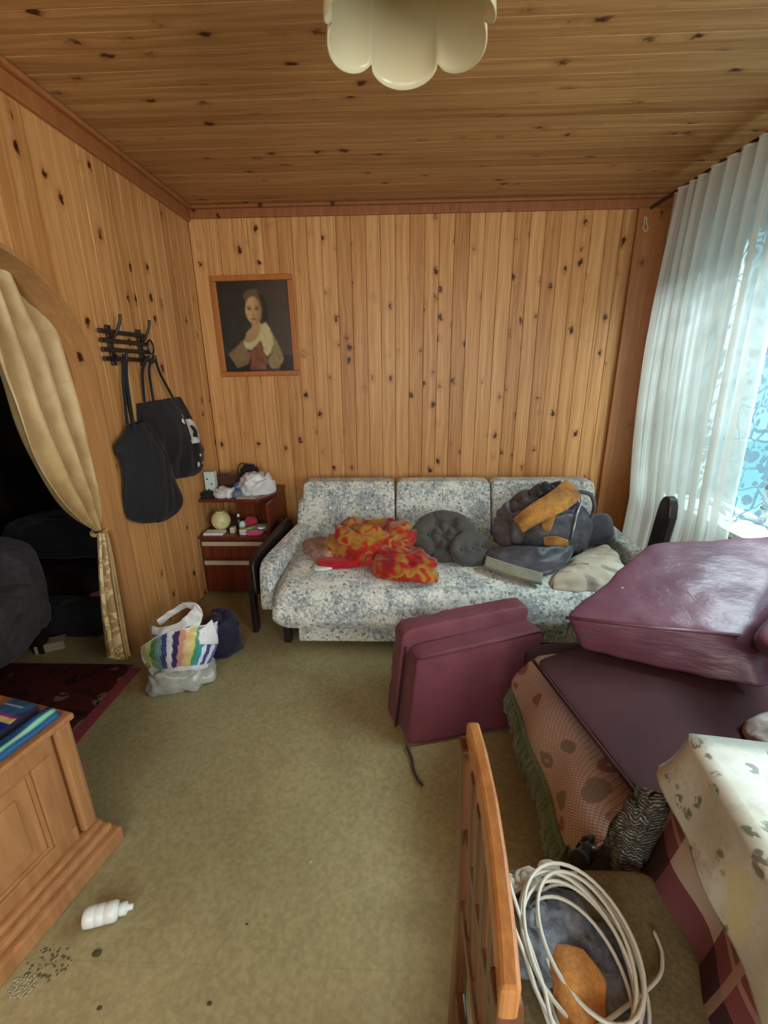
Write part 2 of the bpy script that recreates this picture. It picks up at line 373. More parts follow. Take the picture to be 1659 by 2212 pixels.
MAT['ribbon'] = fabric('brown_webbing', (58, 44, 36), (44, 34, 28), 200)
gcol = G('printed_colours'); gcol.fin(gcol.attr(), .55, .3); MAT['col'] = gcol.m
gcol2 = G('glossy_printed_colours'); gcol2.fin(gcol2.attr(), .28, .5); MAT['colg'] = gcol2.m

# ------------------------------------------------------------------ mesh helpers
def tag(o, label=None, cat=None, group=None, kind=None):
    if label: o['label'] = label
    if cat: o['category'] = cat
    if group: o['group'] = group
    if kind: o['kind'] = kind
    return o
def link(name, me, mat=None, parent=None, loc=None):
    o = bpy.data.objects.new(name, me); C.objects.link(o)
    if mat and me is not None and not me.materials: me.materials.append(MAT[mat] if isinstance(mat, str) else mat)
    if parent: o.parent = parent
    if loc is not None: o.location = loc
    return o
def empty(name, label, cat, loc=(0, 0, 0), rz=0, group=None):
    o = bpy.data.objects.new(name, None); C.objects.link(o); o.location = loc; o.rotation_euler = (0, 0, rz)
    o.empty_display_size = .05
    return tag(o, label, cat, group)
def mesh(name, vs, fs, smooth=False, cols=None, uvs=None):
    me = bpy.data.meshes.new(name); me.from_pydata([tuple(v) for v in vs], [], fs); me.update()
    if smooth: me.polygons.foreach_set('use_smooth', [True]*len(me.polygons))
    if cols:
        a = me.color_attributes.new('Col', 'FLOAT_COLOR', 'POINT')
        for i, c in enumerate(cols): a.data[i].color = lin(c)
    if uvs:
        l = me.uv_layers.new(name='UVMap')
        for lp in me.loops: l.data[lp.index].uv = uvs[lp.vertex_index]
    return me
def local(vs, root):
    M = Matrix()
    while root is not None:
        M = Matrix.Translation(root.location) @ root.rotation_euler.to_matrix().to_4x4() @ M; root = root.parent
    M = M.inverted(); return [M @ Vector(v) for v in vs]
def add(name, vs, fs, mat, parent=None, smooth=False, cols=None, uvs=None, solid=0, bev=0, world=True):
    """vs in world coordinates; the object's origin goes to their bottom centre, or they become local to the parent"""
    vs = [Vector(v) for v in vs]
    if parent is not None:
        if world: vs = local(vs, parent)
        o = link(name, mesh(name, vs, fs, smooth, cols, uvs), mat, parent)
    else:
        c = Vector(((min(v.x for v in vs)+max(v.x for v in vs))/2, (min(v.y for v in vs)+max(v.y for v in vs))/2, min(v.z for v in vs)))
        o = link(name, mesh(name, [v-c for v in vs], fs, smooth, cols, uvs), mat, None, c)
    if solid:
        s = o.modifiers.new('thickness', 'SOLIDIFY'); s.thickness = solid; s.offset = 0
    if bev:
        b = o.modifiers.new('bevel', 'BEVEL'); b.width = bev; b.segments = 2; b.limit_method = 'ANGLE'
    return o
BF = [(0, 1, 3, 2), (4, 6, 7, 5), (0, 4, 5, 1), (2, 3, 7, 6), (0, 2, 6, 4), (1, 5, 7, 3)]
def boxv(x0, x1, y0, y1, z0, z1): return [Vector((x, y, z)) for x in (x0, x1) for y in (y0, y1) for z in (z0, z1)]
def box(name, x0, x1, y0, y1, z0, z1, mat, parent=None, bev=.003, M=None, world=True):
    vs = boxv(x0, x1, y0, y1, z0, z1)
    if M is not None: vs = [M @ v for v in vs]
    return add(name, vs, BF, mat, parent, bev=bev, world=world)
def boxes(name, lst, mat, parent=None, bev=.002, M=None):
    vs, fs = [], []
    for b in lst:
        n = len(vs); w = boxv(*b); vs += [M @ v for v in w] if M is not None else w; fs += [tuple(n+i for i in f) for f in BF]
    return add(name, vs, fs, mat, parent, bev=bev)
def grid(f, nu, nv, closeu=False, closev=False, flip=False):
    vs = [f(i/(nu if closeu else nu-1), j/(nv if closev else nv-1)) for j in range(nv) for i in range(nu)]
    fs = []
    for j in range(nv if closev else nv-1):
        for i in range(nu if closeu else nu-1):
            a, b = j*nu+i, j*nu+(i+1) % nu; c, d = ((j+1) % nv)*nu+(i+1) % nu, ((j+1) % nv)*nu+i
            fs.append((a, d, c, b) if flip else (a, b, c, d))
    return vs, fs
def guv(nu, nv): return [(i/(nu-1), j/(nv-1)) for j in range(nv) for i in range(nu)]
def hull8(c8, n=14, p=7., puff=0., wr=0., wf=8., seed=0, pinch=None):
    """rounded padded block through 8 corners: c8[ix][iy][iz]"""
    bm = bmesh.new(); idx = {}; vs = []; fs = []
    def vid(k):
        if k not in idx: idx[k] = len(vs); vs.append(k)
        return idx[k]
    for ax in range(3):
        for sgn in (0, n):
            for i in range(n):
                for j in range(n):
                    q = []
                    for (a, b) in ((i, j), (i+1, j), (i+1, j+1), (i, j+1)):
                        k = [0, 0, 0]; k[ax] = sgn; k[(ax+1) % 3] = a; k[(ax+2) % 3] = b; q.append(vid(tuple(k)))
                    fs.append(tuple(q) if sgn else tuple(reversed(q)))
    bm.free()
    out = []
    cc = [[[Vector(c8[i][j][k]) for k in (0, 1)] for j in (0, 1)] for i in (0, 1)]
    cen = sum((cc[i][j][k] for i in (0, 1) for j in (0, 1) for k in (0, 1)), Vector())/8
    for k in vs:
        t = [2*a/n-1 for a in k]
        t = [sin(a*pi/2)*.35+a*.65 for a in t]
        mx = max(abs(a) for a in t); nm = sum(abs(a)**p for a in t)**(1/p)
        s = mx/nm if nm else 1
        t = [a*s for a in t]
        a, b, c = [(x+1)/2 for x in t]
        P = Vector()
        for i in (0, 1):
            for j in (0, 1):
                for l in (0, 1): P += cc[i][j][l]*((a if i else 1-a)*(b if j else 1-b)*(c if l else 1-c))
        if puff:
            dz = (cc[0][0][1]+cc[1][1][1]-cc[0][0][0]-cc[1][1][0]).normalized()
            P += dz*(puff*(1-t[0]**2)*(1-t[1]**2)*(1 if t[2] > 0 else -1)*abs(t[2]))
        if wr:
            d = (P-cen).normalized(); q = P*wf+Vector((seed*3.1, seed*7.7, 0))
            P += d*(wr*(1-2*abs(noise.noise(q)))+wr*.6*noise.noise(q*2.7))
        out.append(P)
    return out, fs
def pad(name, c8, mat, parent=None, **k):
    v, f = hull8(c8, **k); return add(name, v, f, mat, parent, smooth=True)
def box8(x0, x1, y0, y1, z0, z1, M=None):
    r = [[[Vector((x, y, z)) for z in (z0, z1)] for y in (y0, y1)] for x in (x0, x1)]
    if M is not None: r = [[[M @ q for q in b] for b in a] for a in r]
    return r
def tubev(pts, r, n=8, closed=False):
    pts = [Vector(p) for p in pts]; vs, fs = [], []; L = len(pts)
    t0 = None; nrm = None
    for i, p in enumerate(pts):
        if closed: t = (pts[(i+1) % L]-pts[i-1]).normalized()
        else: t = (pts[min(i+1, L-1)]-pts[max(i-1, 0)]).normalized()
        if nrm is None:
            nrm = t.orthogonal().normalized()
        else:
            nrm = (nrm - t*nrm.dot(t)); nrm = nrm.normalized() if nrm.length > 1e-6 else t.orthogonal().normalized()
        b = t.cross(nrm); rad = r[i] if isinstance(r, (list, tuple)) else r
        for k in range(n):
            a = 2*pi*k/n; vs.append(p+(nrm*cos(a)+b*sin(a))*rad)
    for i in range(L if closed else L-1):
        for k in range(n):
            j = (i+1) % L; fs.append((i*n+k, i*n+(k+1) % n, j*n+(k+1) % n, j*n+k))
    if not closed:
        fs.append(tuple(reversed(range(n)))); fs.append(tuple(range((L-1)*n, L*n)))
    return vs, fs
def tube(name, pts, r, mat, parent=None, n=8, closed=False):
    v, f = tubev(pts, r, n, closed); return add(name, v, f, mat, parent, smooth=True)
def tubes(name, lst, mat, parent=None, n=8):
    vs, fs = [], []
    for pts, r in lst:
        v, f = tubev(pts, r, n); k = len(vs); vs += v; fs += [tuple(k+i for i in q) for q in f]
    return add(name, vs, fs, mat, parent, smooth=True)
def spline(pts, n=6):
    pts = [Vector(p) for p in pts]; out = []
    for i in range(len(pts)-1):
        p0 = pts[max(i-1, 0)]; p1 = pts[i]; p2 = pts[i+1]; p3 = pts[min(i+2, len(pts)-1)]
        for k in range(n):
            t = k/n; out.append(.5*((2*p1)+(p2-p0)*t+(2*p0-5*p1+4*p2-p3)*t*t+(-p0+3*p1-3*p2+p3)*t**3))
    return out+[pts[-1]]
def lathe(name, prof, mat, parent=None, M=Matrix(), n=24, cols=None, wav=None):
    vs, fs = [], []
    for i, (r, z) in enumerate(prof):
        for k in range(n):
            a = 2*pi*k/n; vs.append(M @ Vector((r*cos(a), r*sin(a), z)))
    for i in range(len(prof)-1):
        for k in range(n): fs.append((i*n+k, i*n+(k+1) % n, (i+1)*n+(k+1) % n, (i+1)*n+k))
    fs.append(tuple(reversed(range(n)))); fs.append(tuple(range((len(prof)-1)*n, len(prof)*n)))
    return add(name, vs, fs, mat, parent, smooth=True)
def heap(name, c, rad, mat, parent=None, seed=0, rz=0, fold=.25, freq=3., flat=.0, n=44, colf=None, squash=1., tilt=None, fine=.08, drape=0):
    """crumpled soft thing resting on height c.z; rad = half sizes"""
    c = Vector(c); M = Matrix.Rotation(rz, 3, 'Z')
    if tilt: M = M @ Matrix.Rotation(tilt, 3, 'X')
    big = max(rad)
    A1 = Matrix.Rotation(seed*1.3, 3, 'Z') @ Matrix.Rotation(seed*.7, 3, 'X')
    def f(u, v):
        th = 2*pi*u; ph = pi*v
        d = Vector((sin(ph)*cos(th), sin(ph)*sin(th), cos(ph)))
        off = Vector((seed*5.3, seed*2.9, seed*1.7))
        q = A1 @ d; low = noise.noise(d*1.3+off); w2 = noise.noise(d*2.3+off*1.3)
        b1 = abs(sin(q.x*freq*1.15+2.2*low+seed+.8*w2))**.8-.6
        b2 = abs(sin(q.y*freq*1.9+2.6*w2+seed*2+1.5*low))-.6
        b3 = abs(sin((q.x+q.z)*freq*3.1+3*w2))-.6
        msk = .5+.5*noise.noise(d*1.9+off*2)
        kxy = 1+fold*(.55*low+.30*b1+.12*b2)
        kz = 1+fold*(.9*b1+.65*b2*msk*1.6+.28*b3+.5*low)
        e = .75
        dd = Vector([math.copysign(abs(a)**e, a) for a in d])
        p = Vector((dd.x*rad[0]*kxy, dd.y*rad[1]*kxy, dd.z*rad[2]*kz))+d*(fine*.5*rad[2]*noise.noise(q*freq*2.2+off))
        p = M @ p
        lo = -rad[2]*.62
        p.z = max(p.z, lo) - lo
        if drape: t = max(0, 1-p.z/(rad[2]*1.2)); p.x *= 1+drape*t*t; p.y *= 1+drape*t*t
        return c+p
    nv = n//2+4
    v, fs = grid(f, n, nv, closeu=True, flip=True)
    cols = None
    if colf: cols = [colf(q-c) for q in v]
    return add(name, v, fs, mat, parent, smooth=True, cols=cols)
def inpoly(x, y, P):
    r = False; j = len(P)-1
    for i in range(len(P)):
        if (P[i][1] > y) != (P[j][1] > y) and x < (P[j][0]-P[i][0])*(y-P[i][1])/(P[j][1]-P[i][1])+P[i][0]: r = not r
        j = i
    return r
def struct(o): o['kind'] = 'structure'; return o

# ------------------------------------------------------------------ the room
XL, XR, YB, YF, ZC = -1.363, 1.74, 3.28, -1.6, 2.51
T = .012
BW = .096
def board_mesh(w, L, t=T, ch=.003):
    # cross-section in X (width) and Y (thickness, face at -Y), length along +Z
    P = [(-w/2, 0), (-w/2, -t+ch*1.2), (-w/2+ch, -t), (w/2-ch, -t), (w/2, -t+ch*1.2), (w/2, 0)]
    vs = [(x, y, z) for z in (0, L) for x, y in P]
    fs = [(i, (i+1) % 6, 6+(i+1) % 6, 6+i) for i in range(6)]+[tuple(range(5, -1, -1)), tuple(range(6, 12))]
    return mesh('board', vs, fs)
def board(me, root, M, mat):
    o = bpy.data.objects.new('board', me); C.objects.link(o); o.parent = root
    o.matrix_local = root.matrix_basis.inverted() @ M
    if not me.materials: me.materials.append(MAT[mat])
    return o
fl = struct(box('floor', -4.2, XR+.3, YF-.1, YB+.1, -.06, 0, 'floor', bev=0))
# back wall
wb = struct(box('wall_back', XL-.1, XR+.3, YB+T, YB+.12, -.06, ZC+.1, 'slab', bev=0))
me = board_mesh(BW-.001, ZC-.01)
n = int((XR-XL)/BW)+1
for i in range(n):
    x = XL+BW*(i+.5)
    board(me, wb, Matrix.Translation((x, YB+T, 0.005)), 'pine')
# ceiling
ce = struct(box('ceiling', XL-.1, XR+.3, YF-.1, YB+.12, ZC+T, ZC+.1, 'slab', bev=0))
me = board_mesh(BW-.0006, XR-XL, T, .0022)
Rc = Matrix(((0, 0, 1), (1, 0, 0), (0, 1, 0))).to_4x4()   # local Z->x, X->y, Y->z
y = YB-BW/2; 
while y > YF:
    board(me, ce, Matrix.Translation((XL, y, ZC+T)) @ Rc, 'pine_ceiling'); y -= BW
# left wall with the rounded archway
AY0, AY1, AZ, AR = .80, 2.055, 1.935, .47
def archz(y):
    if y <= AY0 or y >= AY1: return 0.
    if y > AY1-AR: d = y-(AY1-AR); return AZ-AR+sqrt(max(0, AR*AR-d*d))
    if y < AY0+AR: d = AY0+AR-y; return AZ-AR+sqrt(max(0, AR*AR-d*d))
    return AZ
WT = .115
def left_slab():
    ys = [YF-.1, AY0]+[AY0+AR*(1-cos(a*pi/2/10)) for a in range(11)]+[AY1-AR*(1-cos(a*pi/2/10)) for a in range(10, -1, -1)]+[AY1, YB+.12]
    prof = [(YF-.1, 0), (AY0-1e-4, 0)] 
    pts = [(YF-.1, -.06), (AY0, -.06)]
    for a in range(0, 13):
        t = a/12*pi/2; pts.append((AY0+AR-AR*cos(t), AZ-AR+AR*sin(t)))
    for a in range(12, -1, -1):
        t = a/12*pi/2; pts.append((AY1-AR+AR*cos(t), AZ-AR+AR*sin(t)))
    pts += [(AY1, -.06), (YB+.12, -.06), (YB+.12, ZC+.1), (YF-.1, ZC+.1)]
    bm = bmesh.new(); a = [bm.verts.new((XL-T, p[0], p[1])) for p in pts]; f = bm.faces.new(a)
    r = bmesh.ops.extrude_face_region(bm, geom=[f])
    bmesh.ops.translate(bm, vec=(-(WT-T), 0, 0), verts=[v for v in r['geom'] if isinstance(v, bmesh.types.BMVert)])
    bmesh.ops.triangulate(bm, faces=[f for f in bm.faces if len(f.verts) > 4]); bmesh.ops.recalc_face_normals(bm, faces=bm.faces)
    me = bpy.data.meshes.new('wall_left'); bm.to_mesh(me); bm.free(); return me
wl = struct(link('wall_left', left_slab(), 'slab'))
y = YB-BW/2
Rl = Matrix(((0, -1, 0), (1, 0, 0), (0, 0, 1))).to_4x4()  # local X->y, Y->-x (face at +x)
mfull = board_mesh(BW-.001, ZC-.01)
while y > YF-.02:
    y0, y1 = y-BW/2+.0005, y+BW/2-.0005
    if y1 < AY0 or y0 > AY1: board(mfull, wl, Matrix.Translation((XL-T, y, .005)) @ Rl, 'pine')
    else:
        yy = [y0, y0+.02, y, y1-.02, y1]; zz = [archz(q) if archz(q) > 0 else (.005 if (y0 < AY0 and q <= AY0) or q >= AY1 else archz(q)) for q in yy]
        pts = [(q-y, z) for q, z in zip(yy, zz)]+[(y1-y, ZC-.005), (y0-y, ZC-.005)]
        k = len(pts); vs = [(a, 0, b) for a, b in pts]+[(a, -T, b) for a, b in pts]
        fs = [tuple(range(k, 2*k))[::-1], tuple(range(k))]+[(i, k+i, k+(i+1) % k, (i+1) % k) for i in range(k)]
        board(mesh('board', vs, fs), wl, Matrix.Translation((XL-T, y, 0)) @ Rl, 'pine')
    y -= BW
# arch lining: a wooden band bent round the opening
def arch_path():
    p = [(AY1, 0.)]
    for a in range(0, 17): t = a/16*pi/2; p.append((AY1-AR+AR*cos(t), AZ-AR+AR*sin(t)))
    for a in range(16, -1, -1): t = a/16*pi/2; p.append((AY0+AR-AR*cos(t), AZ-AR+AR*sin(t)))
    p.append((AY0, 0.)); return p
ap = arch_path(); vs = []; fs = []
for i, (a, b) in enumerate(ap):
    a2 = ap[min(i+1, len(ap)-1)]; a1 = ap[max(i-1, 0)]; t = Vector((a2[0]-a1[0], a2[1]-a1[1])).normalized(); nn = Vector((-t.y, t.x))
    for (xx, d) in ((XL+.012, -.002), (XL+.012, .016), (XL-WT-.01, .016), (XL-WT-.01, -.002)):
        vs.append((xx, a+nn.x*d, max(b+nn.y*d, 0)))
for i in range(len(ap)-1):
    for k in range(4): fs.append((i*4+k, i*4+(k+1) % 4, i*4+4+(k+1) % 4, i*4+4+k))
struct(add('trim_1', vs, fs, 'pine_plain', smooth=False))
# ceiling trims
struct(box('trim_2', XL, XL+.022, YF, YB, ZC-.085, ZC-.001, 'trim', bev=.006))
struct(box('trim_3', XL+.022, XR, YB-.022, YB, ZC-.07, ZC-.001, 'trim', bev=.006))
struct(box('trim_4', XL+.022, XL+.05, YF, YB-.022, ZC-.022, ZC-.001, 'trim', bev=.006))
struct(box('trim_5', XL+.05, XR, YB-.05, YB-.022, ZC-.022, ZC-.001, 'trim', bev=.006))
# right wall around the window
WY0, WY1, WZ0, WZ1 = .25, 2.92, .66, 2.24
wr = struct(boxes('wall_right', [(XR+T, XR+.28, WY1, YB+.12, -.06, ZC+.1), (XR+T, XR+.28, YF-.1, -1.35, -.06, ZC+.1), (XR+T, XR+.28, -.35, WY0, -.06, ZC+.1), (XR+T, XR+.28, -1.35, -.35, -.06, .8), (XR+T, XR+.28, -1.35, -.35, 2.2, ZC+.1), (XR+T, XR+.28, WY0, WY1, -.06, WZ0), (XR+T, XR+.28, WY0, WY1, WZ1, ZC+.1)], 'slab', bev=0))  # the opening behind the camera is made up for the rear fill lamp
Rr = Matrix(((0, 1, 0), (-1, 0, 0), (0, 0, 1))).to_4x4()
mlow = board_mesh(BW-.001, WZ0-.02); mup = board_mesh(BW-.001, ZC-WZ1-.005); y = YB-BW/2
while y > YF:
    if -1.4 < y < -.3: continue_ = 0
    elif y > WY1 or y < WY0: board(mfull, wr, Matrix.Translation((XR+T, y, .005)) @ Rr, 'pine')
    else:
        board(mlow, wr, Matrix.Translation((XR+T, y, .005)) @ Rr, 'pine'); board(mup, wr, Matrix.Translation((XR+T, y, WZ1)) @ Rr, 'pine')
    y -= BW
struct(box('shade_strip', 1.50, 1.74, YB-.03, YB, 0, ZC-.07, 'trim', bev=.004))  # darker board put in for the shadow in the back right corner
# front wall behind the camera, with an opening made up for the front fill lamp
FZ0, FZ1 = .8, 2.2
struct(boxes('wall_front', [(XL-.1, -1.15, YF-.1, YF, -.06, ZC+.1), (.95, XR+.3, YF-.1, YF, -.06, ZC+.1), (-1.15, .95, YF-.1, YF, -.06, FZ0), (-1.15, .95, YF-.1, YF, FZ1, ZC+.1)], 'slab', bev=0))
# window: frame, mullion, panes, sill
w1 = struct(box('window_1', 1.93, 1.98, WY0, WY1, WZ0, WZ0+.05, 'white', bev=.004))
for (a, b, c, d) in ((WY0, WY1, WZ1-.05, WZ1), (WY0, WY0+.05, WZ0+.05, WZ1-.05), (WY1-.05, WY1, WZ0+.05, WZ1-.05), (2.27, 2.33, WZ0+.05, WZ1-.05), (1.28, 1.34, WZ0+.05, WZ1-.05)):
    box('window_frame', 1.93, 1.98, a, b, c, d, 'peel', w1, .004)
for (a, b) in ((.3, 1.28), (1.34, 2.27), (2.33, 2.87)):
    box('sash_bar', 1.94, 1.97, a, b, 1.55, 1.585, 'peel', w1, .003)
    box('pane', 1.953, 1.957, a, b, WZ0+.05, 1.55, 'glass', w1, 0)
    box('pane', 1.953, 1.957, a, b, 1.585, WZ1-.05, 'glass', w1, 0)
struct(box('trim_7', 1.70, 1.94, WY0-.06, WY1+.04, WZ0, WZ0+.03, 'peel', bev=.004))
struct(boxes('trim_8', [(XR-.015, XR+.0, WY0-.08, WY0, WZ0+.03, WZ1+.08), (XR-.015, XR, WY1, WY1+.08, WZ0+.03, WZ1+.08), (XR-.015, XR, WY0, WY1, WZ1, WZ1+.08)], 'trim', bev=.003))
# outside
struct(box('ground', 2.1, 14, -8, 12, -.5, -.4, 'grass', bev=0))

# ------------------------------------------------------------------ dark side room
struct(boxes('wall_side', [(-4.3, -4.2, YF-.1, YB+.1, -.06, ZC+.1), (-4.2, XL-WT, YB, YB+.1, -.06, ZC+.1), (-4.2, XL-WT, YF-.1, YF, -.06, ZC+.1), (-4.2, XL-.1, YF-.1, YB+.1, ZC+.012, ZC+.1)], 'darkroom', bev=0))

# ------------------------------------------------------------------ sofa
sf = empty('sofa', 'three-seat sofa with blue and cream flowered upholstery against the pine wall', 'sofa', (.3, 2.6, 0))
SX = [-.665, -.02, .635, 1.34]
for i in range(3):
    x0, x1 = SX[i]+.006, SX[i+1]-.006
    c8 = [[[Vector((x, yb, .36)), Vector((x, yt, .765))] for (yb, yt) in ((2.82, 2.98), (2.98, 3.11))] for x in (x0, x1)]
    o = pad('back_cushion', c8, 'sofa', sf, n=26, p=16, puff=.0, wr=.002, wf=5)
    bt = [x0+(x1-x0)*k for k in (.3, .7)]
    for k, bx in enumerate(bt):
        cpos = Vector((bx, 2.862+.0, .57)); v, f = [], []
        lathe('button', [(.002, -.012), (.012, -.010), (.014, -.003), (.010, .004), (.002, .006)], 'white', o, Matrix.Translation((bx, 2.905, .60)) @ Matrix.Rotation(radians(68), 4, 'X'), 10)
# seat: a sagging padded block with a rolled front
def seatf(u, v):
    prof = [(2.90, .36), (2.86, .415), (2.6, .425), (2.35, .42), (2.2, .405), (2.11, .37), (2.06, .30), (2.05, .23), (2.07, .185), (2.12, .165), (2.5, .16)]
    t = v*(len(prof)-1); i = min(int(t), len(prof)-2); a, b = prof[i], prof[i+1]; k = t-i
    y, z = a[0]*(1-k)+b[0]*k, a[1]*(1-k)+b[1]*k
    x = -.665+u*(1.33+.665)
    ed = min(u, 1-u)*26; rnd = (1-max(0, 1-ed)**2)
    zc = .29; z = zc+(z-zc)*(.62+.38*rnd)
    z += .010*noise.noise(Vector((x*2.2, y*2.5, 0)))-.014*math.exp(-((x-.1)/.4)**2)*(z > .38)
    y += .012*noise.noise(Vector((x*3, z*4, 5)))
    return (x, y, z)
vs, fs = grid(seatf, 60, 45, flip=True)
add('seat', vs, fs, 'sofa', sf, smooth=True, solid=.01)
# seat ends
boxes('base_panel', [(-.56, 1.32, 2.15, 2.19, .045, .17)], 'sofa', sf, .008)
boxes('frame', [(-.58, 1.3, 2.19, 3.0, .08, .17), (-.58, 1.3, 2.93, 3.0, .08, .42)], 'darkwood', sf, .004)
for (lx, ly) in ((-.64, 2.22), (1.24, 2.22), (-.6, 2.95), (1.24, 2.95)):
    box('leg', lx-.02, lx+.02, ly-.02, ly+.02, 0, .16, 'darkwood', sf, .004)
# left arm
def V(*a): return Vector(a)
A = [[[V(-.775, 2.16, .20), V(-.80, 2.28, .475)], [V(-.69, 2.90, .30), V(-.685, 2.93, .515)]],
     [[V(-.675, 2.10, .24), V(-.715, 2.24, .455)], [V(-.60, 2.86, .32), V(-.61, 2.90, .505)]]]
arm = pad('arm', A, 'sofa', sf, n=12, p=7)
A = [[[V(-.70, 2.84, .44), V(-.70, 2.93, .62)], [V(-.70, 3.06, .44), V(-.69, 3.06, .66)]], [[V(-.655, 2.82, .44), V(-.655, 2.92, .64)], [V(-.655, 3.06, .44), V(-.655, 3.06, .68)]]]
pad('wing_pad', A, 'sofa', sf, n=10, p=5)
Bv = [V(-.865, 2.30, 0), V(-.815, 2.30, 0), V(-.865, 2.27, .47), V(-.82, 2.27, .47)]
boxes('arm_frame', [(-.875, -.845, 2.30, 2.36, 0, .30)], 'darkwood', sf, .004)
c8 = [[[V(-.86, 2.26, .27), V(-.855, 2.30, .49)], [V(-.80, 2.92, .33), V(-.79, 2.95, .53)]], [[V(-.80, 2.24, .26), V(-.825, 2.29, .48)], [V(-.70, 2.92, .33), V(-.75, 2.95, .525)]]]
pad('arm_frame', c8, 'darkwood', sf, n=8, p=9)
boxes('arm_frame', [(-.855, -.82, 2.95, 2.99, 0, .50)], 'darkwood', sf, .004)
# right arm
A = [[[V(1.33, 2.12, .24), V(1.34, 2.2, .455)], [V(1.34, 2.95, .32), V(1.34, 2.95, .505)]], [[V(1.40, 2.16, .20), V(1.43, 2.24, .475)], [V(1.43, 2.97, .30), V(1.43, 2.97, .515)]]]
pad('arm', A, 'sofa', sf, n=12, p=7)

# things lying on the sofa
b = heap('blanket', (-.165, 2.50, .415), (.27, .15, .13), 'blanket', seed=3, rz=-.12, fold=.5, freq=2.6, n=120, drape=.22)
tag(b, 'crumpled red and yellow patterned blanket on the sofa seat', 'blanket')
b = heap('blanket', (.01, 2.31, .415), (.19, .12, .075), 'blanket', seed=31, rz=-.35, fold=.5, freq=2.4, n=90, drape=.2)
b.name = 'blanket_end'; tag(b, 'smaller red and yellow cloth bundle spilling to the front of the sofa seat', 'cloth')
b = heap('red_cloth', (-.33, 2.37, .42), (.15, .075, .028), 'redcloth', seed=8, rz=.1, fold=.2, freq=2, n=36); tag(b, 'plain bright red cloth folded flat beside the patterned blanket', 'cloth')
b = heap('pink_garment', (-.46, 2.52, .42), (.10, .16, .05), 'beigepink', seed=12, rz=.6, fold=.35, freq=3, n=44); tag(b, 'beige and pink crumpled garment stuffed against the left sofa arm', 'clothes')
b = heap('foil_pack', (-.35, 2.44, .47), (.12, .035, .018), 'silver', seed=5, rz=.35, fold=.2, freq=3, n=30, tilt=-.25); tag(b, 'crinkled silver foil packet lying on the red cloth', 'packet')
b = heap('cloth_scrap', (-.43, 2.32, .42), (.06, .045, .012), 'mint', seed=6, rz=.2, fold=.2, freq=2, n=24); tag(b, 'small pale blue cloth scrap at the corner of the sofa seat', 'cloth')

# tufted round charcoal cushion and a second one behind it
def tufted(name, c, R, th, tiltx, rz, lab, seed, tufts, mat='grey', sag=0):
    M = Matrix.Translation(c) @ Matrix.Rotation(rz, 4, 'Z') @ Matrix.Rotation(tiltx, 4, 'X')
    root = empty(name, lab, 'cushion', c)
    def f(u, v):
        th_ = 2*pi*u; ph = pi*v; r = sin(ph)**.55; x, y = R[0]*r*cos(th_), R[1]*r*sin(th_)
        hz = th*math.copysign(abs(cos(ph))**.8, cos(ph))
        k = 1.
        for (a, b) in tufts: k *= 1-.62*math.exp(-((x-a)**2+(y-b)**2)/.0007)
        ds = 1.
        for i_, (a, b) in enumerate(tufts):
            near = sorted(tufts, key=lambda t: (t[0]-a)**2+(t[1]-b)**2)[1:4]
            L_ = sqrt(a*a+b*b)+1e-6; rimp = (a/L_*R[0]*1.1, b/L_*R[0]*1.1)
            for (c_, d_) in near+([rimp] if L_ > .03 else []):
                ex_, ey_ = c_-a, d_-b; t = max(0, min(1, ((x-a)*ex_+(y-b)*ey_)/(ex_*ex_+ey_*ey_)))
                ds = min(ds, sqrt((x-a-ex_*t)**2+(y-b-ey_*t)**2))
        k *= 1-.26*math.exp(-(ds/.011)**2)
        rim = 1+.03*noise.noise(V(cos(th_)*4, sin(th_)*4, seed))
        return M @ V(x*rim, y*rim, hz*k+.008*noise.noise(V(x*14, y*14, seed)))
    v, fs = grid(f, 150, 96, closeu=True, flip=True)
    add('cover', v, fs, mat, root, smooth=True)
    for (a, b) in tufts[:4]:
        lathe('tuft_button', [(.001, -.004), (.007, -.002), (.008, .002), (.002, .005)], mat, root, M @ Matrix.Translation((a, b, th*.47)), 8)
    return root
tufted('round_cushion', V(.275, 2.52, .535), (.20, .165), .062, radians(56), radians(-8), 'charcoal tufted round cushion leaning in the middle of the sofa', 1, [(-.085, .0), (0, .0), (.085, .0), (-.043, .075), (.043, .075), (-.043, -.075), (.043, -.075)])
tufted('round_cushion', V(.43, 2.43, .490), (.135, .11), .05, radians(48), radians(20), 'smaller dark grey padded cushion folded against the tufted one', 2, [(0, 0), (.07, .0), (-.07, .0)])

# jacket heap: glossy dark shell with tan suede trim
jk = empty('jacket', 'dark glossy jacket with tan suede trim heaped at the right end of the sofa', 'jacket', (.95, 2.5, .42))
def sheet(name, rows, mat, parent, nu=18, nv=18, amp=.012, freq=9, seed=0, th=.008, uv=False, bulge=0):
    """a cloth surface through rows of points (each row a list of points)"""
    R = [spline(r, 8) for r in rows]; L = min(len(r) for r in R)
    def f(u, v):
        def at(r): t = u*(len(r)-1); i = min(int(t), len(r)-2); return r[i].lerp(r[i+1], t-i)
        col = [at(r) for r in R]; s = spline(col, 8); t = v*(len(s)-1); i = min(int(t), len(s)-2); p = s[i].lerp(s[i+1], t-i)
        q = p*freq+V(seed, seed*2, 0)
        d = amp*(1-2.2*abs(noise.noise(q)))+amp*.5*noise.noise(q*2.4)
        return p+V(0, -d*.7, d*.7)+V(0, -bulge, bulge)*sin(pi*u)*sin(pi*v)
    v, fs = grid(f, nu, nv)
    return add(name, v, fs, mat, parent, smooth=True, solid=th, uvs=guv(nu, nv) if uv else None)
heap('shell', (.90, 2.62, .42), (.25, .19, .21), 'leather', jk, seed=21, rz=-.15, fold=.22, freq=2.4, n=72)
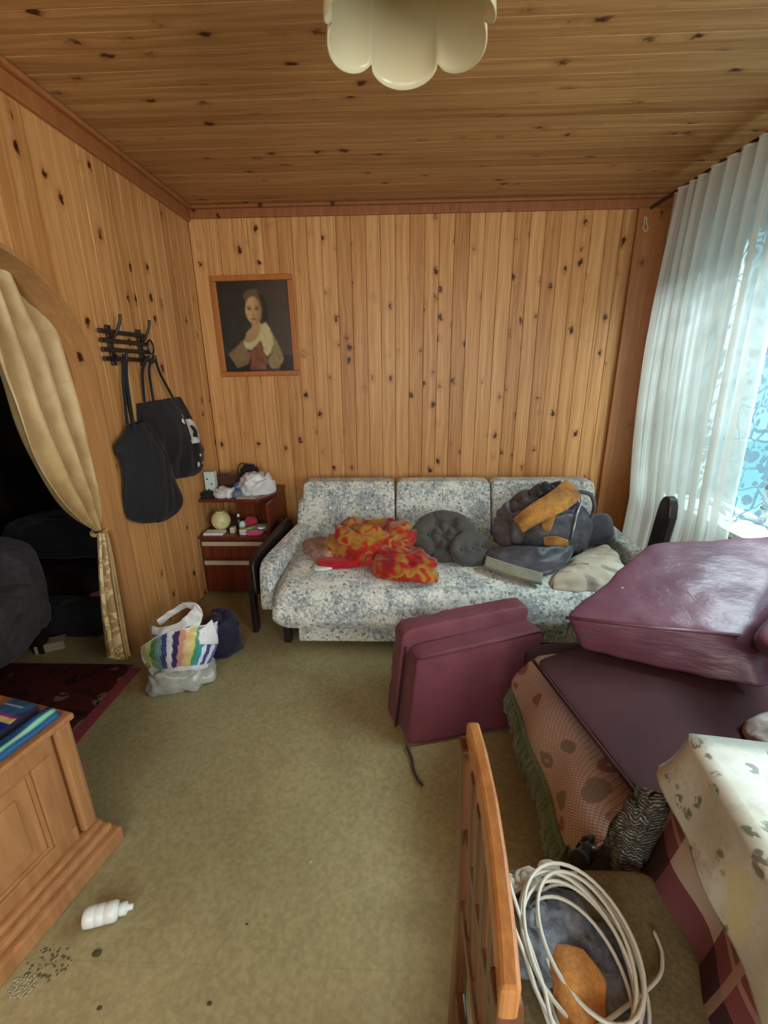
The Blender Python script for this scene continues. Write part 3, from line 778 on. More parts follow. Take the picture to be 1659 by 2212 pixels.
heap('sleeve', (.74, 2.60, .47), (.145, .12, .135), 'leather_grey', jk, seed=14, rz=.5, fold=.4, freq=2.2, n=56)
heap('hood', (.95, 2.66, .56), (.14, .11, .165), 'leather', jk, seed=33, rz=-.4, fold=.3, freq=2.4, n=60, tilt=.3)
def Q(x, y, Y): return py(x, y, Y)
sheet('suede_trim', [[Q(1222, 1036, 2.53), Q(1243, 1055, 2.49), Q(1252, 1078, 2.47)], [Q(1185, 1066, 2.46), Q(1208, 1083, 2.41), Q(1222, 1102, 2.40)], [Q(1140, 1095, 2.41), Q(1158, 1112, 2.35), Q(1168, 1128, 2.35)], [Q(1108, 1122, 2.41), Q(1118, 1136, 2.35), Q(1128, 1150, 2.35)]], 'tan', jk, amp=.006)
sheet('suede_patch', [[Q(1172, 1095, 2.43), Q(1190, 1088, 2.42), Q(1208, 1088, 2.43)], [Q(1168, 1120, 2.41), Q(1185, 1120, 2.40), Q(1200, 1112, 2.41)], [Q(1172, 1145, 2.40), Q(1182, 1150, 2.39), Q(1190, 1142, 2.40)]], 'tan', jk, 12, 12, amp=.004)
sheet('suede_cuff', [[Q(1172, 1160, 2.39), Q(1200, 1158, 2.37), Q(1226, 1166, 2.37)], [Q(1176, 1178, 2.37), Q(1200, 1180, 2.36), Q(1228, 1180, 2.36)]], 'tan', jk, 14, 8, amp=.004)
tube('zip', [Q(1250, 1060, 2.57), Q(1256, 1085, 2.50), Q(1246, 1110, 2.44), Q(1240, 1140, 2.42), Q(1234, 1165, 2.40)], .006, 'silver', jk)
sheet('panel', [[Q(1052, 1185, 2.46), Q(1110, 1180, 2.38), Q(1170, 1182, 2.34), Q(1240, 1178, 2.40)], [Q(1050, 1205, 2.36), Q(1110, 1212, 2.30), Q(1170, 1215, 2.28), Q(1235, 1200, 2.34)], [Q(1060, 1212, 2.32), Q(1110, 1228, 2.24), Q(1168, 1243, 2.20), Q(1222, 1222, 2.26)]], 'leather', jk, 26, 18, amp=.012)
sheet('hem_band', [[Q(1050, 1203, 2.33), Q(1108, 1222, 2.24), Q(1172, 1240, 2.19)], [Q(1046, 1224, 2.27), Q(1104, 1246, 2.18), Q(1170, 1262, 2.13)]], 'hem', jk, 20, 6, amp=.003, th=.02)
tube('strap', spline([Q(1250, 1062, 2.6), Q(1275, 1068, 2.58), Q(1284, 1092, 2.56), Q(1278, 1118, 2.52), Q(1264, 1140, 2.48)], 5), .012, 'leather', jk)
b = pad('dark_pillow', [[[Q(1252, 1178, 2.55), Q(1256, 1120, 2.62)], [Q(1252, 1176, 2.75), Q(1256, 1118, 2.78)]], [[Q(1330, 1168, 2.55), Q(1318, 1108, 2.62)], [Q(1326, 1166, 2.75), Q(1316, 1108, 2.78)]]], 'pillow', n=14, p=4, wr=.01)
tag(b, 'small dark grey pillow standing at the right end of the sofa', 'pillow')
b = pad('printed_pillow', [[[Q(1172, 1282, 2.12), Q(1190, 1245, 2.16)], [Q(1230, 1225, 2.5), Q(1245, 1200, 2.5)]], [[Q(1318, 1290, 2.10), Q(1368, 1228, 2.16)], [Q(1330, 1215, 2.5), Q(1310, 1168, 2.5)]]], 'print', n=26, p=5, wr=.014, wf=7, puff=.02)
tag(b, 'beige and grey printed pillow in front of the dark pillow', 'pillow')

# ------------------------------------------------------------------ maroon cushions
ang = radians(17.4)
cc_ = empty('folded_cushion', 'maroon folded seat cushion on edge on the floor leaning toward the sofa', 'cushion', (.03, 1.47, 0), ang)
M = Matrix.Translation((.025, 1.475, 0)) @ Matrix.Rotation(ang, 4, 'Z')
def KM(x, y, z): return M @ V(x, y+.22*z, z)
TL, TR, BL, BR = V(.078, 1.565, .36), V(.665, 1.785, .370), V(.034, 1.470, .0), V(.545, 1.585, .02)
tv = V(-.068, .20, 0)
A = [[[BL, TL], [BL+tv*.48, TL+tv*.48]], [[BR, TR], [BR+tv*.48, TR+tv*.48]]]
pad('front_panel', A, 'maroon', cc_, n=26, p=15, wr=.003, wf=9)
up = V(.0, .012, .055)
A = [[[BL+tv*.52+V(-.02, 0, 0), TL+tv*.52+up+V(-.02, 0, 0)], [BL+tv+V(-.02, 0, 0), TL+tv+up+V(-.02, 0, 0)]], [[BR+tv*.52, TR+tv*.52+up], [BR+tv, TR+tv+up]]]
pad('back_panel', A, 'maroon', cc_, n=30, p=15, wr=.006, wf=16)
tube('piping', [BL+V(-.002, -.003, 0), TL+V(-.002, -.004, -.004), TR+V(0, -.004, -.004), BR+V(.002, -.002, 0), (BL+BR)/2+V(0, -.004, 0)], .004, 'maroon', cc_, 6, True)
tube('piping', [BL+tv*.5+V(-.012, 0, .01), TL+tv*.5+V(-.012, 0, -.01)], .006, 'darkmaroon', cc_, 6)
tube('tie_strap', spline([pz(878, 1612, .012), pz(888, 1635, .006), pz(893, 1662, .006), pz(902, 1684, .006), pz(913, 1697, .006)], 4), .006, 'ribbon', cc_, 6)

# low daybed under the window with its throw and big cushions
db = empty('daybed', 'low daybed below the window buried under maroon cushions and a throw', 'bed', (.95, 1.2, 0))
boxes('frame', [(.53, 1.68, .86, 1.62, .10, .28)], 'darkwood', db, .01)
pad('mattress', box8(.505, 1.68, .84, 1.64, .26, .41), 'darkmaroon', db, n=16, p=10)
for (lx, ly) in ((.55, .92), (1.6, .92), (.55, 1.6), (1.6, 1.6)): box('leg', lx-.03, lx+.03, ly-.03, ly+.03, 0, .12, 'darkwood', db)
# throw over the bed's edge
def throwf(u, v):
    y = 1.50-.70*u
    pr = [(.76, .425), (.63, .427), (.545, .425), (.50, .40), (.478, .35), (.462, .31), (.452, .27)]
    t = v*(len(pr)-1); i = min(int(t), len(pr)-2); k = t-i; x = pr[i][0]*(1-k)+pr[i+1][0]*k; z = pr[i][1]*(1-k)+pr[i+1][1]*k
    w = max(0, v-.4)
    x += .018*w*sin(y*19)+.010*noise.noise(V(y*6, v*3, 2)); z += .006*noise.noise(V(y*7, x*8, 1))
    x += .06*(1-u)*v*0+(.03*max(0, .2-u)*5)*0
    return (x, y+.02*noise.noise(V(v*5, 0, y)), z)
vs, fs = grid(throwf, 60, 34)
th = empty('throw', 'pink lace-patterned throw with green fringe hanging off the daybed', 'throw', (.45, 1.2, .2))
add('cloth', vs, fs, 'throw', th, smooth=True, solid=.006, uvs=[(u*1., v*.45) for (u, v) in guv(60, 34)])
random.seed(4); L = []
for i in range(110):
    u = i/109; p = V(*throwf(u, 1)); L.append(([p+V(0, 0, .008), p+V(-.016+random.uniform(-.008, .008), random.uniform(-.01, .01), -.045), p+V(-.016+random.uniform(-.012, .012), random.uniform(-.014, .014), -.10)], [.007, .009, .005]))
o = tubes('fringe', L, 'fringe', th, 5); o['kind'] = 'stuff'
tube('braid', [V(*throwf(i/40, 1))+V(-.004, 0, .004) for i in range(41)], .010, 'fringe', th, 6)
# scalloped end
def endf(u, v):
    x = .455+.30*u; z = .40-.0*u - v*(.15+.012*abs(sin(u*22)))
    return (x-(.03*v*(1-u)), .80-.01*v+.006*sin(x*50), z if u > .1 else z-.01)
vs, fs = grid(endf, 50, 8); add('end_flap', vs, fs, 'throw', th, smooth=True, solid=.005, uvs=[(u*.35, v*.25) for (u, v) in guv(50, 8)])

# flat dark cushion
zt = .50
A = [[[pz(1385, 1730, .44), pz(1392, 1728, zt)], [pz(1162, 1432, .44), pz(1153, 1424, zt)]], [[pz(1640, 1640, .44)+V(.12, 0, 0), pz(1640, 1640, zt)+V(.12, 0, 0)], [pz(1420, 1350, .44)+V(.1, 0, 0), pz(1420, 1350, zt)+V(.1, 0, 0)]]]
fc = empty('flat_cushion', 'large flat dark maroon cushion lying across the daybed', 'cushion', (.85, 1.25, .43))
pad('cover', A, 'darkmaroon', fc, n=24, p=14, wr=.003, wf=6)
tube('piping', [A[0][0][1]+V(-.004, 0, -.004), (A[0][0][1]+A[0][1][1])/2+V(-.006, 0, 0), A[0][1][1]+V(-.002, 0, -.004)], .006, 'darkmaroon', fc, 6)
# big wedge cushion
bc = empty('backrest_cushion', 'big glossy maroon back cushion tilted on top of the flat one by the window', 'cushion', (1.1, 1.5, .5))
Tp = [[pz(1216, 1330, .67), pz(1405, 1172, .80)], [pz(1606, 1368, .68), pz(1720, 1150, .82)]]
Bt = [[pz(1246, 1402, .53), pz(1440, 1300, .53)], [pz(1664, 1500, .53), pz(1720, 1345, .53)]]
A = [[[Bt[i][j], Tp[i][j]] for j in (0, 1)] for i in (0, 1)]
pad('cover', A, 'maroon2', bc, n=34, p=14, wr=.010, wf=5, puff=.012)
tube('piping', [Tp[0][0]+V(.01, -.002, -.006), (Tp[0][0]+Tp[1][0])/2+V(0, -.01, -.006), Tp[1][0]+V(-.01, -.002, -.006)], .006, 'maroon2', bc, 6)
tube('tie_strap', spline([pz(1232, 1345, .62), pz(1226, 1362, .60), pz(1222, 1385, .57)], 4), .004, 'ribbon', bc, 6)
L = []
random.seed(8)
tr_ = [(1320, 1415), (1395, 1420), (1415, 1440), (1430, 1445), (1445, 1432), (1460, 1448), (1535, 1410), (1534, 1425), (1532, 1440), (1528, 1455), (1500, 1440), (1376, 1436)]
A = [[[pz(1612, 1392, .62), pz(1618, 1372, .74)], [pz(1700, 1300, .64), pz(1700, 1290, .76)]], [[pz(1690, 1450, .62), pz(1700, 1440, .74)], [pz(1800, 1380, .64), pz(1800, 1350, .76)]]]
b = pad('small_pillow', A, 'maroon2', n=14, p=4); tag(b, 'pinkish maroon small pillow at the right edge beside the big cushion', 'pillow')
b = heap('grey_bundle', (1.10, 1.02, .45), (.13, .09, .06), fabric('grey_beige_cloth', (150, 140, 134), (118, 108, 104), 60, .3, .85, .1, 12), seed=41, rz=.3, fold=.25, n=40); tag(b, 'greyish bundle of cloth behind the table corner', 'cloth')

# knitted things at the near end of the daybed
b = heap('knitted_sweater', (.56, .77, .0), (.068, .046, .36), 'knit', seed=17, rz=.2, fold=.16, freq=2.6, n=56); b.rotation_euler = (0, 0, 0); tag(b, 'grey knitted sweater hanging at the end of the daybed', 'sweater')
b = heap('dark_wool_bundle', (.485, .785, .0), (.095, .05, .24), fabric('dark_wool', (52, 46, 42), (30, 27, 26), 60, .5, .95, .1, 20), seed=19, fold=.26, freq=2.6, n=56); tag(b, 'dark woollen bundle on the floor under the fringe of the throw', 'cloth')

# ------------------------------------------------------------------ table with oilcloth and plaid cloth
tb = empty('table', 'small table at the right edge, hidden under a plaid cloth', 'table', (.95, .5, 0), radians(-6))
MT = Matrix.Translation((.625, .765, 0)) @ Matrix.Rotation(radians(-9), 4, 'Z')
def TM(x, y, z): return MT @ V(x, y, z)
box('tabletop', .005, .8, -.9, -.005, .715, .742, 'darkwood', tb, .004, MT)
for (lx, ly) in ((.06, -.06), (.74, -.06), (.06, -.84), (.74, -.84)): box('leg', lx-.025, lx+.025, ly-.025, ly+.025, 0, .715, 'darkwood', tb, .004, MT)
def skirt(inset, ztop, over, flare, top_in, seed, amp, lowf):
    """cloth over the table's far-left corner: top sheet, then a drop on the left and far sides"""
    def f(u, v):
        # u: 0 near-left .. .5 corner .. 1 far-right ; v: 0 inside top .. .35 edge .. 1 lower hem
        c = .5
        if u < c: k = u/c; e = V(-inset, -.9+.9*k, 0)
        else: k = (u-c)/(1-c); e = V(-inset+(.8)*k, 0+inset, 0)
        cn = math.exp(-((u-c)/.07)**2)
        n2 = V(-1, 0, 0) if u < c else V(0, 1, 0)
        s = max(-1, min(1, (u-c)/.06)); n2 = V(-(1-s)/2, (1+s)/2, 0).normalized()
        if v < .3:
            q = v/.3; p = V(.45, -.5, 0).lerp(e, q); z = ztop
        else:
            q = (v-.3)/.7; d = lowf(u)*q
            rip = amp*q*sin((u*9+seed)*6.28)+amp*.6*q*noise.noise(V(u*12, q*2, seed))
            p = e+n2*(.006+flare*q*q*(1+.5*cn)+rip+ .008*q); z = ztop-d
            p = p + V(0, 0, 0)
        w = TM(p.x, p.y, 0); return (w.x, w.y, z)
    return f
f = skirt(.004, .745, 0, .055, 0, .3, .018, lambda u: .44+.05*sin(u*11))
vs, fs = grid(f, 90, 40)
pc = add('plaid_cloth', vs, fs, 'plaid', smooth=True, solid=.003, uvs=[(u*2.6, v*1.1) for u, v in guv(90, 40)]); tag(pc, 'maroon and cream plaid cloth hanging from the table under the oilcloth', 'tablecloth')
f = skirt(.010, .752, 0, .020, 0, .8, .006, lambda u: .150+.02*sin(u*7+1))
vs, fs = grid(f, 90, 40)
oc = add('oilcloth', vs, fs, 'oil', smooth=True, solid=.002, uvs=[(u*2.6, v*1.1) for u, v in guv(90, 40)]); tag(oc, 'white oilcloth with green flower print covering the table at right', 'tablecloth')

# ------------------------------------------------------------------ chair with its seat to the right
ch = empty('wooden_chair', 'honey-coloured wooden chair with olive seat in the foreground', 'chair', (.32, .5, 0))
def rail(name, pts, w, h, mat='chairwood'):
    vs, fs = [], []
    for i, p in enumerate(pts):
        p = Vector(p)
        for (a, b) in ((-w/2, -h/2), (w/2, -h/2), (w/2, h/2), (-w/2, h/2)): vs.append(p+V(a, 0, b))
        if i: 
            n = (i-1)*4
            for k in range(4): fs.append((n+k, n+(k+1) % 4, n+4+(k+1) % 4, n+4+k))
    fs += [(3, 2, 1, 0), tuple(range(len(vs)-4, len(vs)))]
    return add(name, vs, fs, mat, ch, bev=.005)
def post(name, pts, wx, wy, mat='chairwood'):
    vs, fs = [], []
    for i, p in enumerate(pts):
        p = Vector(p)
        for (a, b) in ((-wx/2, -wy/2), (wx/2, -wy/2), (wx/2, wy/2), (-wx/2, wy/2)): vs.append(p+V(a, b, 0))
        if i:
            n = (i-1)*4
            for k in range(4): fs.append((n+k, n+(k+1) % 4, n+4+(k+1) % 4, n+4+k))
    fs += [(3, 2, 1, 0), tuple(range(len(vs)-4, len(vs)))]
    return add(name, vs, fs, mat, ch, bev=.005)
rail('top_rail', [(.128, .625, .895), (.130, .56, .898), (.129, .48, .9), (.124, .40, .9), (.116, .32, .898), (.110, .275, .893)], .022, .05)
for yy in (.612, .295):
    post('leg', [(.128, yy, 0), (.130, yy, .25), (.132, yy, .45), (.128, yy, .66), (.122 if yy > .5 else .112, yy, .885)], .03, .036, 'chairdark_shaded')
for i, yy in enumerate((.545, .49, .435, .38, .335)):
    post('back_slat', [(.130, yy, .50), (.124, yy, .68), (.120, yy, .885)], .010, .030, 'chairdark_shaded')
rail('back_rail', [(.130, .61, .50), (.130, .30, .50)], .02, .04, 'chairdark_shaded')
rail('middle_rail', [(.127, .61, .69), (.127, .30, .69)], .016, .035, 'chairdark_shaded')
rail('stretcher', [(.13, .61, .22), (.13, .30, .22)], .02, .03, 'chairdark_shaded')
for yy in (.64, .26): post('leg', [(.535, yy, 0), (.53, yy, .43)], .032, .032)
pad('seat', [[[V(.148, .215, .415), V(.148, .215, .452)], [V(.148, .70, .415), V(.148, .70, .452)]], [[V(.56, .19, .415), V(.56, .19, .452)], [V(.56, .705, .415), V(.56, .705, .452)]]], 'seatolive', ch, n=16, p=12, puff=.006)

# cable coil on the seat
random.seed(11); pts = []
N = 7*40
for i in range(N+60):
    t = i/40*2*pi; lp = i/40
    k = .93+.10*sin(lp*2.4)+.03*sin(lp*5.1)
    cx, cy = .325+.014*sin(lp*1.9), .535+.016*cos(lp*1.7)
    a = t+.5; ex, ey = .088*k, .128*k
    x, y = cx+ex*cos(a)*cos(.15)-ey*sin(a)*sin(.15), cy+ex*cos(a)*sin(.15)+ey*sin(a)*cos(.15)
    z = .468+.010*lp*.6+.012*sin(a*1+1)
    pts.append(V(x, y, z))
e = pts[-1]; pts += spline([e, e+V(.02, -.06, 0), V(.44, .50, .470), V(.485, .545, .464), V(.492, .585, .462)], 6)[1:]
cb = empty('cable_coil', 'coil of thin white cable lying on the chair seat', 'cable', (.32, .56, .455))
tube('cable', pts, .0036, 'cable', cb, 6)
lp = spline([(.250, .43, .47), (.225, .52, .50), (.200, .60, .535), (.196, .655, .575), (.203, .672, .58), (.214, .63, .545), (.235, .56, .50), (.262, .45, .475), (.30, .38, .47)], 8)
tube('cable', lp, .0036, 'cable', cb, 6)
b = sheet('mustard_cloth', [[pz(1192, 2040, .482), pz(1222, 2042, .492), pz(1258, 2052, .488)], [pz(1190, 2100, .480), pz(1235, 2110, .500), pz(1298, 2108, .480)], [pz(1200, 2170, .478), pz(1240, 2160, .498), pz(1304, 2160, .478)], [pz(1222, 2240, .478), pz(1262, 2235, .495), pz(1306, 2235, .478)]], 'mustard', None, 30, 30, amp=.008, freq=14, seed=2, th=.008); tag(b, 'mustard yellow cloth inside the cable coil on the chair', 'cloth')
b = heap('blue_grey_rag', (.285, .565, .455), (.085, .065, .022), 'ragblue', seed=25, rz=.4, fold=.55, freq=3.6, n=50); tag(b, 'blue grey rag crumpled under the cable coil', 'rag')
b = heap('blue_grey_rag', (.375, .475, .455), (.035, .12, .014), 'ragblue', seed=26, rz=-.2, fold=.3, freq=3, n=40); tag(b, 'strip of blue grey rag between the mustard cloth and the cable', 'rag')
for i, (x, y, s, lab) in enumerate(((.275, .665, .030, 'crumpled white paper ball nearest the chair back behind the coil'), (.325, .688, .024, 'small crumpled white paper at the far edge of the chair seat'), (.365, .672, .018, 'tiny crumpled white paper right of the other paper balls on the seat'), (.235, .66, .024, 'greyish crumpled paper beside the tall cable loop'))):
    b = heap('paper_scrap', (x, y, .455), (s, s*.8, s*.6), 'paper', seed=50+i, fold=.4, freq=2.4, n=26); tag(b, lab, 'paper', 'crumpled papers on the chair seat')
# ------------------------------------------------------------------ bedside cabinet with a raised shelf
bcab = empty('bedside_cabinet', 'dark red-brown lacquered bedside cabinet with a raised shelf in the corner', 'cabinet', (-1.1, 3.0, 0))
Ry = Matrix.Rotation(radians(90), 4, 'Y')
boxes('body', [(-1.345, -.875, 2.79, 3.25, .02, .42)], 'mahogany', bcab, .004)
box('cabinet_top', -1.35, -.865, 2.765, 3.255, .42, .44, 'mahogany', bcab, .004)
for (z0, z1, hz) in ((.285, .395, .385), (.035, .27, .245)):
    d = box('drawer', -1.335, -.885, 2.772, 2.792, z0, z1, 'mahogany', bcab, .003)
    box('drawer_handle', -1.333, -.887, 2.760, 2.776, hz-.012, hz+.018, 'handle', d, .004)
vs = [V(-1.355, 3.262, .655), V(-1.355, 2.86, .655), V(-.955, 2.84, .655), V(-.86, 3.02, .655), V(-.86, 3.262, .655)]
vs = vs+[v+V(0, 0, .02) for v in vs]; add('shelf_board', vs, [(0, 1, 2, 3, 4), (9, 8, 7, 6, 5)]+[(i, i+5, (i+1) % 5+5, (i+1) % 5) for i in range(5)], 'mahogany', bcab, bev=.003)
box('side_panel', -.885, -.865, 2.80, 3.255, .44, .655, 'mahogany', bcab, .003)
box('back_panel', -1.17, -.885, 3.03, 3.05, .44, .655, 'mahogany', bcab, .003)
zs, zc = .6755, .4405
b = heap('plastic_bag', (-.99, 3.02, zs), (.115, .085, .085), 'bagwhite', seed=61, rz=.5, fold=.5, freq=3.2, n=56, tilt=.2); tag(b, 'larger white plastic bag on the shelf of the bedside cabinet', 'bag')
b = heap('plastic_bag', (-1.20, 2.93, zs), (.075, .055, .035), 'bagwhite', seed=62, rz=-.2, fold=.6, freq=3.2, n=44); tag(b, 'smaller crumpled white plastic bag at the front left of the shelf', 'bag')
b = heap('blue_packet', (-1.10, 3.03, zs), (.075, .035, .052), 'blue', seed=63, rz=.6, fold=.16, freq=1.8, n=30, tilt=.3); tag(b, 'blue plastic packet between the two white bags on the shelf', 'packet')
b = heap('grey_pouch', (-1.125, 2.94, zs), (.04, .05, .03), 'bluegrey', seed=64, rz=.9, fold=.2, n=30); tag(b, 'small blue grey pouch in front of the blue packet', 'pouch')
b = heap('fur_hat', (-1.235, 3.11, zs), (.10, .07, .075), 'brownfur', seed=65, fold=.14, n=44); tag(b, 'dark brown fur hat at the back of the cabinet shelf', 'hat')
b = heap('dark_bag', (-1.09, 3.17, zs), (.075, .05, .105), 'black', seed=66, fold=.2, n=36); tag(b, 'dark bag standing at the wall behind the blue packet', 'bag')
tube('bag_strap', spline([V(-1.17, 3.15, .76), V(-1.165, 3.15, .84), V(-1.13, 3.16, .862), V(-1.10, 3.16, .83), V(-1.095, 3.16, .76)], 5), .004, 'black', b, 6)
b = empty('carton', 'pale mint carton with dark dots standing left on the shelf', 'box', (-1.31, 2.99, zs), .15)
box('box_body', -1.345, -1.275, 2.965, 3.015, zs, zs+.165, 'mint', b, .002)
for (dx, dz) in ((-.01, .04), (.012, .08), (-.015, .115)): lathe('printed_dot', [(.002, 0), (.006, 0), (.006, .0012), (.002, .0012)], 'metal', b, Matrix.Translation((-1.31+dx, 2.9655, zs+dz)) @ Matrix.Rotation(radians(90), 4, 'X'), 10)
b = box('folded_paper', -1.10, -.97, 2.87, 2.95, zs, zs+.006, 'paper', None, .001); tag(b, 'folded greyish paper lying on the shelf in front of the large white bag', 'paper')
b = heap('dark_rag', (-1.32, 2.93, zs), (.035, .05, .025), 'black', seed=67, fold=.3, n=26); tag(b, 'dark rag at the foot of the mint carton', 'rag')
# on the lower top
b = empty('glass_globe', 'cream glass lamp globe on the bedside cabinet', 'globe', (-1.245, 2.92, zc))
lathe('globe', [(.03, .0), (.045, .012), (.060, .035), (.066, .062), (.062, .090), (.047, .115), (.028, .127)], 'globe', b, Matrix.Translation((-1.245, 2.92, zc)), 28)
lathe('rim', [(.028, .125), (.031, .126), (.031, .135), (.027, .135)], 'globe', b, Matrix.Translation((-1.245, 2.92, zc)), 24)
b = box('white_booklet', -1.325, -1.19, 2.785, 2.865, zc, zc+.016, 'white', None, .003, Matrix.Identity(4)); tag(b, 'thin white booklet at the front left of the cabinet top', 'book')
b = box('small_box', -1.155, -1.125, 2.83, 2.87, zc, zc+.04, 'paper', None, .002); tag(b, 'upright small cream box next to the white booklet', 'box')
b = box('small_box', -1.09, -1.04, 2.815, 2.86, zc, zc+.032, 'paper', None, .002, Matrix.Translation((-1.065, 2.84, 0)) @ Matrix.Rotation(.25, 4, 'Z') @ Matrix.Translation((1.065, -2.84, 0))); tag(b, 'wider cream box in the middle of the cabinet clutter', 'box')
b = empty('small_bottle', 'small dark bottle with a white cap on the bedside cabinet', 'bottle', (-1.125, 2.935, zc))
lathe('bottle_body', [(.012, 0), (.0165, .002), (.0165, .05), (.014, .062), (.006, .072), (.006, .085)], 'darkgreen', b, Matrix.Translation((-1.125, 2.935, zc)), 16)
lathe('cap', [(.008, .085), (.009, .087), (.009, .103), (.006, .106)], 'white', b, Matrix.Translation((-1.125, 2.935, zc)), 14)
b = heap('red_cloth', (-1.045, 2.955, zc), (.045, .035, .05), 'redcloth', seed=71, fold=.22, freq=1.8, n=36); b.data.materials[0] = fabric('dull_red_cloth', (176, 52, 70), (140, 36, 54), 90); tag(b, 'crimson crumpled cloth on the bedside cabinet behind the green tube', 'cloth')
gt = empty('tube', 'green and white tube lying on the bedside cabinet', 'tube', (-1.02, 2.885, zc))
MG = Matrix.Translation((-1.03, 2.87, zc+.018)) @ Matrix.Rotation(.45, 4, 'Z') @ Matrix.Rotation(radians(84), 4, 'Y')
lathe('tube_body', [(.004, -.05), (.014, -.045), (.017, -.01), (.017, .03)], 'green', gt, MG, 16); lathe('cap', [(.014, .03), (.015, .032), (.015, .052), (.010, .055)], 'white', gt, MG, 16)
b = heap('glass_jar', (-1.10, 2.93, zc), (.022, .022, .035), 'mint', seed=72, fold=.05, n=20); tag(b, 'small pale green jar next to the dark bottle', 'jar')
b = heap('foil_packet', (-.95, 2.88, zc), (.05, .03, .03), 'silver', seed=73, rz=.4, fold=.3, n=30, tilt=.3); tag(b, 'silver crinkled packet at the right of the cabinet clutter', 'packet')
b = heap('pink_cloth', (-.975, 2.81, zc), (.055, .025, .02), 'pinkcloth', seed=74, rz=.2, fold=.25, n=34); tag(b, 'pink cloth at the front right of the bedside cabinet', 'cloth')
b = heap('white_tissue', (-1.02, 2.825, zc), (.065, .025, .010), 'white', seed=75, rz=.2, fold=.3, n=30); tag(b, 'white tissue under the cream box on the cabinet', 'tissue')

# ------------------------------------------------------------------ portrait
def portrait():
    pr = empty('portrait', 'framed portrait of a young woman in a cream blouse on the back wall', 'picture', (-.97, YB-.02, 1.79))
    x0, x1, z0, z1 = -1.215, -.735, 1.50, 2.075
    # the picture leans a little clockwise
    MP = Matrix.Translation((-.975, 0, 1.79)) @ Matrix.Rotation(radians(-.6), 4, 'Y') @ Matrix.Translation((.975, 0, -1.79))
    yb = YB-.002
    w = .034
    boxes('frame', [(x0-w, x1+w, yb-.026, yb, z1, z1+w), (x0-w, x1+w, yb-.026, yb, z0-w, z0), (x0-w, x0, yb-.026, yb, z0, z1), (x1, x1+w, yb-.026, yb, z0, z1)], 'frame_wood', pr, .005, MP)
    P = lambda l: [((x-(180+150*(y-290)/1290))/1070, (y-290)/1290) for x, y in l]
    collar = P([(850, 900), (940, 868), (1010, 960), (1050, 1080), (1065, 1180), (1040, 1290), (970, 1370), (915, 1300), (885, 1180), (862, 1130), (790, 1210), (710, 1270), (640, 1240), (600, 1190), (595, 1130), (690, 1160), (790, 1110), (850, 1010)])
    chest = P([(640, 1010), (720, 930), (720, 870), (860, 860), (860, 1020), (790, 1110), (690, 1165), (600, 1140)])
    larm = P([(450, 1240), (600, 1100), (650, 1240), (700, 1380), (680, 1470), (600, 1500), (500, 1530), (430, 1430), (350, 1310), (400, 1280)])
    bod = P([(640, 1270), (720, 1290), (860, 1150), (920, 1330), (970, 1400), (960, 1560), (700, 1565), (720, 1400)])
    rsl = P([(1020, 980), (1080, 1080), (1180, 1260), (1240, 1420), (1150, 1550), (1040, 1545), (970, 1450), (1000, 1370), (1050, 1290), (1070, 1180)])
    hair2 = P([(800, 430), (900, 500), (950, 620), (960, 760), (990, 850), (900, 850), (880, 760), (900, 650)])
    blur = .012
    def colr(u, v):
        def base(u, v):
            t = min(1, max(0, (u-.35)/.5)); bgc = [40+34*t, 37+22*t, 30+16*t]
            n = noise.noise(V(u*9, v*9, 1)); c = [a+7*n for a in bgc]
            if v > .82 and (u < .42 or u > .8): c = [26, 24, 22]
            hx, hy = .50, .225
            if ((u-.54)/.155)**2+((v-.25)/.165)**2 < 1: c = [70, 56, 36]
            if ((u-.50)/.14)**2+((v-.165)/.075)**2 < 1: c = [104, 84, 52]
            if inpoly(u, v, hair2): c = [36, 28, 20]
            if inpoly(u, v, larm): c = [140+22*noise.noise(V(u*30, v*16, 3)), 112+16*noise.noise(V(u*30, v*16, 3)), 76]
            if inpoly(u, v, rsl): k = noise.noise(V(u*26, v*22, 4)); c = [158+30*k, 134+26*k, 92+18*k]
            if inpoly(u, v, bod): k = noise.noise(V(u*18, v*12, 9)); c = [142+24*k, 84+20*k, 62+14*k]
            if inpoly(u, v, chest): c = [190-40*max(0, v-.55)*4, 150-30*max(0, v-.55)*4, 100]
            if inpoly(u, v, collar): k = noise.noise(V(u*22, v*22, 6)); c = [214+16*k, 196+16*k, 140+12*k]
            fx, fy = (u-.487)/.118, (v-.318)/.152
            if fx*fx+fy*fy < 1:
                sh = max(0, fx)*.28+max(0, fy-.5)*.25; c = [208*(1-sh), 166*(1-sh*1.1), 112*(1-sh*1.2)]
                for ex in (.425, .535):
                    if ((u-ex)/.026)**2+((v-.298)/.013)**2 < 1: c = [70, 46, 28]
                    if ((u-ex)/.036)**2+((v-.272)/.006)**2 < 1: c = [134, 96, 60]
                if abs(u-.478) < .009 and .30 < v < .37: c = [182, 138, 92]
                if ((u-.48)/.03)**2+((v-.372)/.007)**2 < 1: c = [150, 102, 66]
                if ((u-.48)/.038)**2+((v-.408)/.011)**2 < 1: c = [150, 78, 62]
            return c
        acc = [0, 0, 0]
        for du, dv in ((0, 0), (blur, 0), (-blur, 0), (0, blur*.85), (0, -blur*.85)):
            c = base(u+du, v+dv); acc = [a+b/5 for a, b in zip(acc, c)]
        return tuple(max(0, min(255, a*.92)) for a in acc)
    nu, nv = 84, 100
    vs, fs = grid(lambda u, v: MP @ V(x0+u*(x1-x0), yb-.012, z1-v*(z1-z0)), nu, nv, flip=True)
    cols = [colr(u, v) for u, v in guv(nu, nv)]
    add('canvas', vs, fs, 'colg', pr, cols=cols)
portrait()

